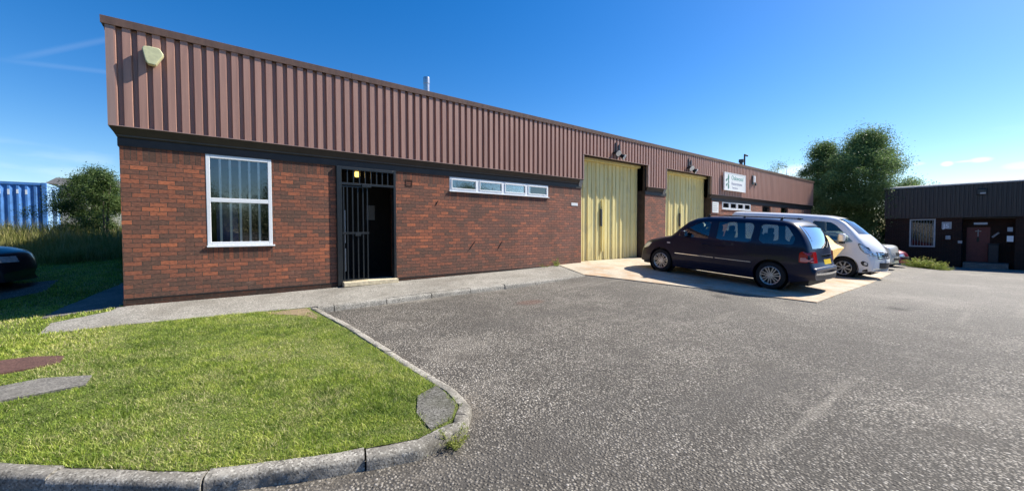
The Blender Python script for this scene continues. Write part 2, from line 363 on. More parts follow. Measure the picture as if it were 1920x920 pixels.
def conc_mat(name, a, b, stain=(.30, .16, .08), st=0.0, sc=1.0, agg=0.5):
    n = N(name); p = n.pos(); big = n.noise(p, .7 * sc, 6, .65); mid = n.noise(p, 5 * sc, 6, .7); fine = n.noise(p, 70, 3, .6)
    c = n.ramp(mid, [(.3, a), (.7, b)])
    c = n.mix(n.mr(big, .45, .68, 0, .5), c, tuple(q * .62 for q in a))
    v = n.n('TexVoronoi', Scale=95.0); n.t.links.new(p, v.inputs['Vector']); s = n.n('SeparateColor', _0=v.outputs['Color'])
    c = n.mix(n.mth('MULTIPLY', n.mr(s.outputs[0], .6, 1.0, 0, 1), agg), c, tuple(min(.6, q * 1.5) for q in b))
    c = n.mix(n.mth('MULTIPLY', n.mr(s.outputs[1], .65, 1.0, 0, 1), agg), c, tuple(q * .35 for q in a))
    if st: c = n.mix(n.mr(n.noise(p, 1.3, 6, .7), .44, .7, 0, st), c, stain)
    nm = n.bump(n.mth('ADD', n.mth('MULTIPLY', mid, .6), n.mth('MULTIPLY', fine, .5)), .006)
    return n.done(n.bsdf(c, .85, nm, Specular_IOR_Level=.3))
M_slab = conc_mat('concrete', (.43, .37, .28), (.56, .50, .39), stain=(.42, .24, .12), st=.75, agg=.35)
M_path = conc_mat('path_tarmac', (.21, .20, .175), (.35, .33, .29), stain=(.14,.125,.10), st=.5, agg=.9); M_kerb = conc_mat('kerb_concrete', (.25, .23, .195), (.41, .38, .33), stain=(.075, .068, .055), st=.75, sc=3, agg=.8)
M_cover = conc_mat('cover_concrete', (.13, .122, .108), (.25, .235, .21), stain=(.07,.065,.055), st=.6, sc=3); M_rust = conc_mat('rusty_iron', (.085, .045, .038), (.145, .078, .062), sc=2, agg=.5)
def soil_mat(name, cols):
    n = N(name); p = n.pos(); f = n.noise(p, 1.3, 6, .7); g = n.noise(p, 60, 4, .7)
    c = n.ramp(f, [(.3, cols[0]), (.7, cols[1])]); c = n.mix(n.mr(g, .4, .75, 0, .6), c, cols[2])
    return n.done(n.bsdf(c, .95, n.bump(g, .02), Specular_IOR_Level=.1))
M_turf = soil_mat('turf', ((.10, .15, .030), (.16, .20, .05), (.20, .18, .08)))
def blade_mat(name, stops, trans=.35, dry=(.56, .50, .27), dryamt=.85):
    n = N(name); geo = n.n('NewGeometry'); rnd = geo.outputs['Random Per Island']; p = geo.outputs['Position']
    big = n.noise(p, 1.1, 6, .7); fine = n.noise(p, 5.5, 5, .65); pat = n.noise(p, .55, 3, .5)
    v = n.mth('ADD', n.mth('MULTIPLY', rnd, .5), n.mth('MULTIPLY', n.mth('SUBTRACT', fine, .5), 1.5)); v = n.mth('ADD', v, n.mth('MULTIPLY', n.mth('SUBTRACT', pat, .5), 1.2)); v = n.mth('ADD', v, .24)
    c = n.ramp(v, stops)
    d = n.mth('MULTIPLY', n.mr(big, .45, .60, 0.06, dryamt), n.mr(rnd, .35, .75, 0, 1))
    d = n.mth('ADD', d, n.mr(rnd, .93, .95, 0, .75))
    c = n.mix(n.mth('MINIMUM', d, 1.0), c, dry)
    b = n.bsdf(c, .55, None, Specular_IOR_Level=.3)
    t = n.n('BsdfTranslucent'); n.set(t, 'Color', c)
    ms = n.n('MixShader'); ms.inputs[0].default_value = trans; n.t.links.new(b, ms.inputs[1]); n.t.links.new(t.outputs[0], ms.inputs[2])
    return n.done(ms.outputs[0])
M_blade = blade_mat('grass_blade', [(0, (.075, .13, .016)), (.3, (.21, .31, .036)), (.6, (.43, .50, .08)), (1, (.72, .71, .22))])
M_tall = blade_mat('tall_grass', [(0, (.10, .13, .03)), (.5, (.22, .23, .06)), (1, (.36, .33, .12))], dry=(.45, .38, .2), dryamt=.7)
def leaf_mat(name, a, b, c_, trans=.4):
    return blade_mat(name, [(0, a), (.5, b), (1, c_)], trans, dry=c_, dryamt=.1)
M_leaf = leaf_mat('tree_leaf', (.065, .12, .035), (.145, .225, .075), (.28, .37, .15))
M_leaf2 = leaf_mat('bush_leaf', (.028, .060, .016), (.07, .12, .032), (.15, .21, .06)); M_bark = simple('bark', (.14, .115, .09), .9, var=.4, bump=.01)
M_weed = leaf_mat('weed_leaf', (.12, .18, .03), (.28, .34, .07), (.50, .50, .16), .5); M_rag = simple('ragwort_flower', (.75, .62, .22), .7)
M_ctn = simple('container_blue', (.07, .21, .52), .5, var=.3, scale=3); M_ctn2 = simple('container_pale_blue', (.30, .50, .78), .5, var=.15); M_ctnw = simple('container_white_paint', (.72, .76, .80), .5)
M_tan = simple('yellow_canvas', (.88, .56, .17), .7, var=.18, scale=7, bump=.01)
M_alarm = simple('cream_plastic', (.62, .61, .36), .5, var=.12, scale=20); M_steel = simple('galvanised_steel', (.55, .56, .57), .3, metal=.8, var=.2)
M_board = simple('white_board', (.78, .80, .80), .4, var=.04); M_teal = simple('teal_print', (.10, .32, .28), .5); M_lav = simple('grey_violet_print', (.30, .31, .42), .5); M_green = simple('green_print', (.07, .22, .17), .5)
n = N('lamp_glow'); e = n.n('Emission', Color=(1., .62, .14), Strength=1.9); M_glow = n.done(e.outputs[0])
M_reddoor = simple('red_door', (.13, .016, .018), .5, var=.15); M_greyp = simple('pale_grey_paint', (.42, .42, .42), .6, var=.1)
M_dullbar = simple('dull_bar', (.22, .24, .24), .5); M_bwall = brick_mat('shade_darkened_brick', dark=.22); M_bclad = clad_mat('shade_darkened_cladding', (.024, .018, .020)); M_render = simple('pale_render', (.45, .43, .36), .8)  # far unit's brick and cladding colours darkened to carry its deep shade

# ------------------------------------------------------------------ ground shape
def cl(a, lo=0., hi=1.): return max(lo, min(hi, a))
def tab(x, t):
    if x <= t[0][0]: return t[0][1]
    for (a, b), (c, d) in zip(t, t[1:]):
        if x <= c: return b + (d - b) * (x - a) / (c - a)
    return t[-1][1]
def base_z(x): return tab(x, [(1.2, -.115), (3.6, -.08), (7, -.04), (9.6, .02)])
def top_z(x, y):
    b = base_z(x)
    if y <= 0:
        s = .045 + .025 * cl((x - 4) / 5)
        b -= s * min(-y, 6.5) + .03 * min(max(0, x - 12), 30) * cl(-y / 3)
    b -= .09 * cl(-x - .9, 0, 2.2) * cl((y + 2.5) / 2.5)
    if x < -.9 and y > 1.5: b += .065 * min(y - 1.5, 16) * cl(-x - .9)
    return b
def road_z(x, y): return top_z(x, y) - .09 * cl((8.4 - x) / 2.5)
def inpoly(x, y, P):
    c = False; n_ = len(P); j = n_ - 1
    for i in range(n_):
        if (P[i][1] > y) != (P[j][1] > y) and x < (P[j][0] - P[i][0]) * (y - P[i][1]) / (P[j][1] - P[i][1]) + P[i][0]: c = not c
        j = i
    return c
def sheet(poly, zf, res, off=0., skirt=0.):
    # fills a polygon with a grid of points on the height function
    P = []
    for i in range(len(poly)):
        a, b = poly[i], poly[(i + 1) % len(poly)]; L = math.dist(a, b); k = max(1, int(L / res))
        P += [(a[0] + (b[0] - a[0]) * t / k, a[1] + (b[1] - a[1]) * t / k) for t in range(k)]
    xs = [p[0] for p in P]; ys = [p[1] for p in P]; pts = list(P)
    x = min(xs) + res / 2
    while x < max(xs):
        y = min(ys) + res / 2
        while y < max(ys):
            if inpoly(x, y, P): pts.append((x, y))
            y += res
        x += res
    ed = [(i, (i + 1) % len(P)) for i in range(len(P))]
    vs, _, fs, *_ = delaunay_2d_cdt([Vector(p) for p in pts], ed, [tuple(range(len(P)))], 1, 1e-5)
    mb = MB(); mb.add([(v.x, v.y, zf(v.x, v.y) + off) for v in vs], fs)
    if skirt:
        n0 = len(mb.v); mb.v += [(p[0], p[1], zf(*p) + off) for p in P] + [(p[0], p[1], zf(*p) + off - skirt) for p in P]; k = len(P)
        mb.f += [(n0 + i, n0 + (i + 1) % k, n0 + k + (i + 1) % k, n0 + k + i) for i in range(k)]
    return mb
# asphalt / base ground sheet
xs = sorted(set([-400, -200, -100, -60, -40, -30] + [round(-25 + i * .5, 2) for i in range(0, 141)] + [50, 60, 80, 120, 200, 400]))
ys = sorted(set([-400, -200, -100, -60, -40, -30] + [round(-24 + i * .5, 2) for i in range(0, 100)] + [30, 40, 60, 100, 200, 400]))
mb = MB(); mb.add([(x, y, road_z(x, y) - (0.02 if y > .2 else 0)) for x in xs for y in ys],
    [(i * len(ys) + j, (i + 1) * len(ys) + j, (i + 1) * len(ys) + j + 1, i * len(ys) + j + 1) for i in range(len(xs) - 1) for j in range(len(ys) - 1)])
tag(obj('road', mb, M_asphalt), kind='structure')
# lawn edge polygon
kerb_front = [(1.55, -1.70), (1.70, -3.2), (1.80, -4.9), (1.86, -5.75), (1.80, -6.12), (1.58, -6.36), (1.2, -6.42), (.63, -6.26), (-.11, -5.95), (-.98, -5.25), (-1.8, -4.45), (-2.7, -3.5), (-3.8, -2.4), (-5.2, -1.4), (-7, -.6), (-12, .3)]
def inset(path, d):
    out = []
    for i, p in enumerate(path):
        a = Vector(path[max(0, i - 1)]); b = Vector(path[min(len(path) - 1, i + 1)]); t = (b - a).normalized()
        nrm = Vector((t.y, -t.x)); out.append((p[0] + nrm.x * d, p[1] + nrm.y * d))
    return out
KW = .115
lawn_in = inset(kerb_front, KW)
lawn_poly = [(1.42, -1.60), (-.9, -1.52), (-.9, 0.05), (-.9, 34), (-40, 34), (-40, .5)][:]
lawn_poly = lawn_in + [(-40, .6), (-40, 34), (-.90, 34), (-.90, .05), (1.42, .05)]
lawn_poly = [p for p in lawn_poly]
tag(obj('lawn', sheet(lawn_poly, top_z, .45), M_turf), kind='structure')
# path
path_poly = [(-1.62, -1.34), (-1.66, -.55), (-1.1, -.25), (-1.05, 0.02), (-.9, .02), (9.0, .02), (8.25, -1.60), (1.40, -1.60), (.8, -1.52), (-.3, -1.45)]
tag(obj('path', sheet(path_poly, top_z, .4, .006, .05), M_path), kind='structure')
side_path = [(-1.02, .03), (-1.9, .0), (-1.85, 1.2), (-1.45, 3.2), (-1.3, 5.0), (-.98, 5.0)]
tag(obj('side_path', sheet(side_path, top_z, .5, .006), M_cover), kind='structure')
drive = [(-30, 3.0), (-3.1, 2.9), (-2.5, 3.4), (-2.6, 5.0), (-30, 6.4)]
tag(obj('driveway', sheet(drive, top_z, .5, .010), M_asphalt), kind='structure')
slab_poly = [(9.02, .32), (8.27, -1.62), (8.5, -2.2), (10.14, -6.37), (12, -6.36), (16, -6.2), (22.3, -5.75), (22.3, .32)]
tag(obj('concrete_apron', sheet(slab_poly, lambda x, y: road_z(x, y) if y < 0 else road_z(x, -.001), .5, .022, .06), M_slab), kind='structure')
# kerb stones
def kerb(path, stone, htop, name, w_=KW, face=.12, gap=.013, mat=None):
    mb = MB(); pts = [Vector(p) for p in path]; acc = [0]
    for a, b in zip(pts, pts[1:]): acc.append(acc[-1] + (b - a).length)
    def at(s):
        for i in range(len(acc) - 1):
            if s <= acc[i + 1] or i == len(acc) - 2:
                t = (s - acc[i]) / (acc[i + 1] - acc[i]); return pts[i].lerp(pts[i + 1], t), (pts[i + 1] - pts[i]).normalized()
    s = 0
    while s < acc[-1] - .1:
        L = min(stone, acc[-1] - s); k = max(2, int(L / .05)); dz = random.uniform(-.008, .008); dn = random.uniform(-.008, .008)
        prof = [(-.004, -.2), (.0, -.035), (.012, -.012), (.032, -.001), (w_ * .6, .003), (w_ - .012, 0), (w_, -.02), (w_, -.2)]
        rows = []
        for j in range(k + 1):
            q, t = at(min(s + gap / 2 + (L - gap) * j / k, acc[-1])); q2, t2 = at(min(s + gap / 2 + (L - gap) * j / k + .05, acc[-1])); t = (t + t2).normalized()
            nrm = Vector((t.y, -t.x)); row = []
            for (o_, h_) in prof:
                o2 = o_ + dn + noise.noise((q.x * 9, q.y * 9, h_ * 20)) * .008 + max(0, noise.noise((q.x * 21, q.y * 21, 7.7)) - .25) * (.03 if h_ > -.05 and o_ < .03 else 0); p = q + nrm * o2
                row.append((p.x, p.y, htop(p.x, p.y) + h_ + dz + noise.noise((p.x * 14, p.y * 14, 3)) * .005))
            rows.append(row)
        n_ = len(prof); vs = [v for r_ in rows for v in r_]
        fs = [(j * n_ + i, j * n_ + i + 1, (j + 1) * n_ + i + 1, (j + 1) * n_ + i) for j in range(k) for i in range(n_ - 1)]
        fs += [tuple(range(n_)), tuple(range((k + 1) * n_ - 1, k * n_ - 1, -1))]
        mb.add(vs, fs); s += L
    return tag(obj(name, mb, mat or M_kerb, smooth=50), kind='structure')
kerb(kerb_front, .92, lambda x, y: top_z(x, y) + .012, 'kerb')
kerb([(8.25, -1.72), (1.55, -1.72)], .92, lambda x, y: top_z(x, y) + .008 - .0 * x, 'kerb', gap=.015, mat=M_path)
tag(obj('kerb_corner_slab', sheet([(1.36, -5.98), (1.50, -5.70), (1.735, -5.60), (1.725, -5.78), (1.70, -6.02), (1.55, -6.215), (1.34, -6.27)], top_z, .15, .012, .05), conc_mat('corner_tarmac', (.10, .095, .083), (.20, .19, .17), stain=(.07, .07, .045), st=.7, sc=3, agg=.9)), kind='structure')
n_ = N('gutter_dust'); p_ = n_.pos(); f_ = n_.mth('MULTIPLY', n_.mr(n_.noise(p_, 3.0, 5, .7),   .44, .74, 0, .8), n_.mr(n_.noise(p_, 60, 3, .6), .38, .6, 0, 1))
tr_ = n_.n('BsdfTransparent'); ms_ = n_.n('MixShader'); n_.set(ms_, '_0', f_); n_.t.links.new(tr_.outputs[0], ms_.inputs[1]); n_.t.links.new(n_.bsdf((.27, .235, .19), .95), ms_.inputs[2]); M_dust = n_.done(ms_.outputs[0])
outer = kerb_front[3:12]; off_ = [(a[0] + (a[0] - b[0]) * 2.2, a[1] + (a[1] - b[1]) * 2.2) for a, b in zip(kerb_front, inset(kerb_front, KW))][3:12]
tag(obj('gutter_dust', sheet(outer + off_[::-1], road_z, .25, .005), M_dust), kind='structure')
M_dirt = soil_mat('bare_soil', ((.26, .19, .12), (.40, .31, .20), (.16, .12, .08)))
tag(obj('bare_soil', sheet([(1.40, -1.62), (1.43, -2.25), (1.36, -2.5), (1.30, -2.2), (1.12, -1.98), (.86, -1.78), (.82, -1.60)], top_z, .1, .004), M_dirt), kind='structure')
# covers in the lawn
def cover(pts, mat, label, name):
    P = [px_ground(*p) for p in pts]
    o = center_thing(obj(name, sheet(P, top_z, .2, .018, .04), mat)); return tag(o, label, 'cover')
def px_ground(px, py, zf=top_z):
    d = px_dir(px, py); t = .5
    while CAM.z + d.z * t > zf(CAM.x + d.x * t, CAM.y + d.y * t) and t < 300: t *= 1.004
    return (CAM.x + d.x * t, CAM.y + d.y * t)
cover([(120, 670), (112, 682), (60, 692), (0, 703), (-60, 712), (-60, 690), (0, 679), (60, 671)], M_rust, 'rusty red-brown iron cover flush in the lawn', 'drain_cover')
cover([(172, 706), (160, 724), (90, 738), (0, 756), (-70, 770), (-70, 736), (0, 727), (80, 712)], M_cover, 'grey concrete cover flush in the lawn nearest the camera', 'drain_cover')

# ------------------------------------------------------------------ unit with brown cladding
A = thing('industrial_unit', 'long low unit of red brick under brown ribbed cladding with two cream doors', 'building', (9.5, .2, 0))
E = .10                      # cladding stands this far proud of the brick
mb = MB()
XR, DP = 33.3, 14.0
def wseg(x0, x1, z0, z1): mb.box(x0, x1, 0, .28, z0, z1)
wseg(-.97, .12, 0, 2.255); wseg(.12, 1.14, 0, .59); wseg(1.14, 2.31, 0, 2.255); wseg(3.61, 5.03, 0, 2.255); wseg(5.03, 8.46, 0, 1.895); wseg(8.46, 9.95, 0, 2.255)
obj('front_wall', mb, M_brick, A)
mb = MB(); wseg(-.97, .12, 2.255, 2.62); wseg(1.14, 2.31, 2.255, 2.62); wseg(3.61, 5.03, 2.255, 2.62); wseg(8.46, 9.95, 2.255, 2.62)
wseg(.12, 1.14, .59, .815); wseg(5.03, 8.46, 1.895, 2.115)
obj('soldier_course', mb, M_soldier, A)
mb = MB(); wseg(13.57, 15.03, 0, 2.62)
obj('pier', mb, M_brick, A)
mb = MB(); wseg(18.90, 20.0, 0, 2.62); wseg(20.0, 23.35, -.8, 2.12); wseg(23.35, 24.9, -.8, 2.62); wseg(24.9, 26.1, -.8, 1.5); wseg(26.1, 27.7, -.8, 2.62); wseg(27.7, 28.9, -.8, 1.5); wseg(28.9, XR, -.8, 2.62)
obj('front_wall', mb, M_brick, A)
mb = MB(); mb.box(-.978, 2.33, -.008, .28, -.6, -.012); mb.box(2.33, 3.59, .02, .28, -.6, -.05); mb.box(3.59, 9.95, -.008, .28, -.6, -.012); mb.box(13.57, 15.03, -.008, .28, -.6, -.002); mb.box(18.9, 20.0, -.008, .28, -.8, -.002)
obj('plinth', mb, M_plinth, A)
mb = MB(); mb.box(-.985, 2.31, -.012, .1, -.012, 0); mb.box(3.61, 9.95, -.012, .1, -.012, 0)
obj('damp_course', mb, M_dpc, A)
mb = MB(); mb.box(-.97, -.69, .28, DP, -.6, 2.62); mb.box(XR - .28, XR, .28, DP, -1.2, 2.62); mb.box(-.69, XR - .28, DP - .28, DP, -.6, 2.62)
obj('side_wall', mb, M_brick, A)
mb = MB(); mb.box(-.69, 9.7, .9, DP - .3, 2.62, 2.66); mb.box(-.69, XR - .3, .28, DP - .28, -.06, -.03)
mb.box(1.9, 1.95, .29, 4, -.03, 2.62); mb.box(4.2, 4.25, .29, 4, -.03, 2.62); mb.box(1.95, 4.2, 1.9, 1.95, -.03, 2.62); mb.box(-.69, 9.7, .29, .9, 2.60, 2.64)
mb.box(9.2, 9.25, .29, 5, -.03, 2.6); mb.box(-.6, 1.9, 3, 3.05, 0, 2.6); mb.box(4.3, 9.2, 3, 3.05, 0, 2.6)
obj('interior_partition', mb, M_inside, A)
# soffit: sloped dark board and fascia board above the brick
ZB, ZT, ZD = 2.78, 4.33, 3.60
segs = [(-1.07, 9.96, True), (13.62, 14.92, True), (18.72, XR + .1, True)]
mb = MB()
for a, b, _ in segs:
    mb.prism([(-E, ZB - .012), (-.005, 2.60), (0.1, 2.60), (.1, ZB - .012)], 'x', -.985 if a < 0 else a + .003, b - .003)
mb.prism([(-1.07, ZB - .012), (-.985, 2.60), (-.9, 2.60), (-.9, ZB - .012)], 'y', .101, DP)
zt = ZB - .012; mb.add([(-1.07, -E, zt), (-.986, -E, zt), (-.986, .10, zt), (-1.07, .10, zt), (-.986, -.005, 2.60), (-.986, .10, 2.60)], [(0, 1, 2, 3), (0, 4, 1), (0, 3, 5, 4), (1, 4, 5, 2), (2, 5, 3)])
obj('soffit', mb, M_soffit, A)
mb = MB()
for a, b in ((-.985, 9.95), (13.57, 15.03), (18.9, XR)): mb.box(a, b, -.018, -.002, 2.475, 2.598)
mb.box(-.99, -.974, -.002, DP, 2.475, 2.598)
obj('fascia_board', mb, M_soffit, A)
mb = MB()
for x in (9.80, 14.76): mb.prism([(-.09, 2.74), (-.012, 2.52), (-.02, 2.74)], 'x', x, x + .15)
obj('soffit_end', mb, M_soffit_end, A)
# ribbed cladding sheets
def ribs(mb, a0, a1, z0, z1, put, phase=-.885, pitch=.1775, d=.060):
    cyc = [(0, 1), (.097, 1), (.113, 0), (.167, 0)]
    def dep(s):
        t = (s - phase) % pitch
        if t <= .097: return d
        if t <= .113: return d * (1 - (t - .097) / .016)
        if t <= .167: return 0
        return d * (t - .167) / (pitch - .167)
    brk = {a0, a1}; k = math.floor((a0 - phase) / pitch)
    while phase + k * pitch < a1:
        for t, _ in cyc:
            q = phase + k * pitch + t
            if a0 < q < a1: brk.add(q)
        k += 1
    P = sorted(brk)
    vs = [put(p, dep(p), zz) for p in P for zz in (z0, z1)]
    mb.add(vs, [(2 * i, 2 * i + 2, 2 * i + 3, 2 * i + 1) for i in range(len(P) - 1)])
fr = lambda p, d, z: (p, -E + .060 - d, z)
mb = MB(); ribs(mb, -.985, 9.93, ZB, ZT, fr); obj('cladding', mb, M_clad, A)
mb = MB(); ribs(mb, 9.93, 13.65, ZD, ZT, fr); ribs(mb, 13.65, 14.89, ZB, ZT, fr); ribs(mb, 14.89, 18.75, ZD, ZT, fr); obj('cladding', mb, M_clad, A)
mb = MB(); ribs(mb, 18.75, XR + .08, ZB, ZT, fr); obj('cladding', mb, M_clad, A)
mb = MB(); ribs(mb, 0, DP, ZB, ZT, lambda p, d, z: (-1.07 + .060 - d, p, z)); obj('cladding', mb, M_clad, A)
mb = MB(); ribs(mb, 0, DP, ZB, ZT, lambda p, d, z: (XR + .09 - .060 + d, p, z)); obj('cladding', mb, M_clad, A)
mb = MB()   # corner, bottom and opening trims
mb.box(-1.078, -.983, -E - .003, -.02, ZB, ZT); mb.box(-1.078, -1.05, -.02, .06, ZB, ZT)
for a, b in ((-1.078, 9.96), (13.62, 14.92), (18.72, XR + .1)): mb.box(a, b, -E - .012, -E + .068, ZB - .014, ZB - .001)
for a, b in ((9.96, 13.62), (14.92, 18.72)):
    mb.box(a - .05, b + .05, -E - .014, -E + .05, ZD - .016, ZD - .001)
for x in (9.945, 13.635, 14.905, 18.735): mb.box(x - .022, x + .022, -E - .008, -.02, ZB, ZD - .016)
mb.box(-1.082, -1.02, -.02, DP, ZB - .014, ZB - .001)
obj('flashing', mb, M_trim, A)
mb = MB()
sec = [(-.122, 4.325), (-.140, 4.435), (-.05, 4.470), (.15, 4.45), (.15, 4.36), (-.09, 4.345), (-.103, 4.325)]
for a, b in ((-1.125, 2.62), (2.624, 6.3), (6.304, 10.0), (10.004, 13.7), (13.704, 17.4), (17.404, 21.1), (21.104, 24.8), (24.804, 28.5), (28.504, XR + .17)):
    dz = random.uniform(-.004, .004); mb.prism([(p[0], p[1] + dz) for p in sec], 'x', a, b)
mb.prism([(-1.115, 4.325), (-1.13, 4.433), (-1.02, 4.468), (-.85, 4.45), (-.85, 4.34)], 'y', .152, DP)
obj('capping', mb, M_cap, A)
mb = MB(); mb.box(-1.0, XR, .1, DP, 4.28, 4.34); mb.box(-1.0, XR, -.03, .09, 3.62, 4.3); mb.box(-1., 9.93, -.03, .09, 2.63, 3.615); mb.box(13.65, 14.89, -.03, .09, 2.63, 3.615); mb.box(18.75, XR, -.03, .09, 2.63, 3.615)
mb.box(-1.0, -.93, .1, DP, 2.63, 4.28); mb.box(XR - .07, XR + .02, .1, DP, 2.63, 4.28)
obj('roof', mb, M_felt, A)
# flues on the roof
fl = thing('flue_pipe', 'short shiny steel flue rising above the roof over the strip window', 'flue', (5.9, 3, 4.34))
mb = MB(); mb.lathe([(.001, 1.70), (.10, 1.70), (.105, 1.66), (.105, 1.5), (.095, 1.49), (.095, 0)], (5.9, 3, 4.34), 'z', 20); obj('pipe', mb, M_steel, fl, smooth=40)
mb = MB(); mb.lathe([(.1, 0), (.16, .002), (.16, .06), (.1, .12)], (5.9, 3, 4.34), 'z', 20); obj('collar', mb, M_felt, fl, smooth=40)
fl = thing('flue_pipe', 'tall thin bent-topped pipe beside a short vent on the far roof', 'flue', (30.0, 3, 4.34))
mb = MB(); mb.bar((30.0, 3, 4.34), (30.0, 3, 6.35), .055, 12); mb.bar((29.99, 3, 6.33), (30.45, 3, 6.31), .06, 12); obj('pipe', mb, M_felt, fl, smooth=40)
vt = thing('roof_vent', 'short stubby vent just left of the tall roof pipe', 'vent', (29.45, 3, 4.34))
mb = MB(); mb.bar((29.45, 3, 4.34), (29.45, 3, 5.75), .10, 14); mb.bar((29.45, 3, 5.75), (29.45, 3, 5.95), .15, 14); obj('pipe', mb, M_felt, vt, smooth=40)
# windows
def frame_rect(mb, x0, x1, z0, z1, t, y0, y1):
    mb.box(x0, x0 + t, y0, y1, z0, z1); mb.box(x1 - t, x1, y0, y1, z0, z1)
    mb.box(x0 + t, x1 - t, y0, y1, z0, z0 + t); mb.box(x0 + t, x1 - t, y0, y1, z1 - t, z1)
Wn = bpy.data.objects.new('window', None); C.objects.link(Wn); Wn.parent = A; Wn.location = (.63 - 9.5, -.2, .82); Wn['label'] = 'tall white two-pane window with vertical bars'
x0, x1, z0, z1 = .125, 1.135, .845, 2.472
mb = MB(); frame_rect(mb, x0, x1, z0, z1, .062, -.006, .065); mb.box(x0 + .062, x1 - .062, -.006, .065, 1.625, 1.70)
obj('frame', mb, M_upvc, Wn, bevel=.006)
mb = MB(); mb.box(x0 - .01, x1 + .035, -.035, .07, .812, .843); obj('sill', mb, M_upvc, Wn, bevel=.005)
mb = MB(); q_ = lambda a, b, c, d: mb.add([(a, .026, c), (b, .026, c), (b, .026, d), (a, .026, d)], [(0, 1, 2, 3)]); q_(x0 + .06, x1 - .06, z0 + .06, 1.63); q_(x0 + .06, x1 - .06, 1.695, z1 - .06); obj('pane', mb, M_glass, Wn)
for i in range(5):
    x = x0 + .062 + (x1 - x0 - .124) * (i + .98) / 5.95
    mb = MB(); mb.box(x - .018, x + .018, .034, .046, z0 + .06, z1 - .06); obj('bar', mb, M_whitebar, Wn, smooth=60)
mb = MB(); mb.box(.28, .62, .5, .52, .8, 1.62); obj('blind', mb, M_blind, Wn)
def strip(xa, xb, za, zb, n_, lab, y=.0):
    Wn = bpy.data.objects.new('window', None); C.objects.link(Wn); Wn.parent = A; Wn.location = ((xa + xb) / 2 - 9.5, -.2, za); Wn['label'] = lab
    mb = MB(); frame_rect(mb, xa, xb, za, zb, .045, -.004, .07); w_ = (xb - xa) / n_
    for i in range(1, n_): mb.box(xa + w_ * i - .045, xa + w_ * i + .045, -.004, .07, za + .045, zb - .045)
    obj('frame', mb, M_upvc, Wn, bevel=.006)
    mb = MB(); mb.box(xa - .02, xb + .02, -.04, .05, za - .022, za - .001); obj('sill', mb, M_upvc, Wn)
    mb = MB()
    for i in range(n_): 
        a, b = xa + w_ * i + .045, xa + w_ * (i + 1) - .045; frame_rect(mb, a, b, za + .045, zb - .045, .03, -.016, .03)
    obj('sash', mb, M_upvc, Wn, bevel=.004)
    mb = MB()
    for i in range(n_): mb.box(xa + w_ * i + .07, xa + w_ * (i + 1) - .07, .012, .018, za + .07, zb - .07)
    obj('pane', mb, M_glass, Wn)
strip(5.035, 8.455, 2.118, 2.470, 4, 'long four-pane white strip window')
strip(20.02, 23.33, 2.13, 2.50, 4, 'far four-pane white strip window above the van')
mb = MB()
for a, b in ((24.95, 26.05), (27.75, 28.85)):
    frame_rect(mb, a, b, 1.5, 2.49, .05, .05, .12); mb.box(a, b, .05, .1, 1.95, 2.0)
obj('window_frame', mb, M_brown_jamb, A)
mb = MB()
for a, b in ((25.0, 26.0), (27.8, 28.8)): mb.box(a, b, .08, .085, 1.54, 1.95); mb.box(a, b, .08, .085, 2.0, 2.45)
obj('window_pane', mb, M_glass, A)
# entrance
D = bpy.data.objects.new('entrance', None); C.objects.link(D); D.parent = A; D.location = (2.96 - 9.5, -.2, 0); D['label'] = 'black steel barred entrance standing open'
mb = MB(); mb.box(2.312, 2.412, -.05, .10, -.075, 2.474); mb.box(3.548, 3.608, -.05, .10, -.03, 2.474); mb.box(2.412, 3.548, -.048, .02, 2.41, 2.472)
obj('door_frame', mb, M_black, D, bevel=.006)
mb = MB(); mb.box(2.412, 3.548, -.05, .01, 2.085, 2.135); mb.box(2.83, 3.03, -.075, -.0501, 2.055, 2.12)
obj('transom', mb, M_black, D, bevel=.004)
for i in range(8):
    x = 2.412 + 1.136 * (i + 1) / 9; mb = MB(); mb.box(x - .011, x + .011, -.03, -.008, 2.136, 2.409); obj('transom_bar', mb, M_black, D)
# folding security gate leaf, swung half inwards
Gt = bpy.data.objects.new('gate_leaf', None); C.objects.link(Gt); Gt.parent = D
for i, x in enumerate((2.455, 2.53, 2.64, 2.75, 2.86, 2.955)):
    mb = MB(); mb.box(x - .012, x + .012, -.034, -.010, .03, 2.06 if i != 0 else 2.07); obj('bar', mb, M_black, Gt)
mb = MB(); mb.box(2.42, 2.985, -.040, -.012, 1.03, 1.075); mb.box(2.42, 2.97, -.036, -.012, .03, .06); mb.box(2.42, 2.97, -.036, -.012, 2.04, 2.07); mb.box(2.68, 2.80, -.06, -.041, .99, 1.05)
obj('rail', mb, M_black, Gt, bevel=.003)
# pvc door swung open inside
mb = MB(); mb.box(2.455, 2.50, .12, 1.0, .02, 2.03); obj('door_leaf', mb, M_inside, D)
mb = MB(); mb.box(2.50, 2.522, .105, .135, .84, 1.55); mb.box(2.50, 2.525, .105, .135, .22, .72); obj('door_edge', mb, M_upvc_d, D)
mb = MB(); mb.box(2.40, 3.60, -.16, .30, -.09, .012); obj('threshold', mb, M_cream, D, bevel=.012)
mb = MB(); mb.box(1.96, 4.19, .30, 1.9, -.03, .0); obj('lobby_floor', mb, M_lino, D)
p = px_on_y(696, 399, 1.885); mb = MB(); mb.box(p.x - .13, p.x + .09, 1.875, 1.89, p.z - .19, p.z + .2); obj('notice', mb, M_greyp, D)
lp = thing('bulkhead_lamp', 'small glowing amber lamp inside over the barred entrance', 'lamp', (2.80, .34, 2.33))
p = px_on_y(670, 327, .30)
lp.location = (p.x, .34, p.z - .05)
mb = MB(); mb.box(p.x - .075, p.x + .075, .33, .40, p.z - .075, p.z + .09); obj('housing', mb, M_black, lp)
mb = MB(); mb.box(p.x - .055, p.x + .055, .27, .329, p.z - .06, p.z + .06); obj('lamp_glass', mb, M_glow, lp, bevel=.02)
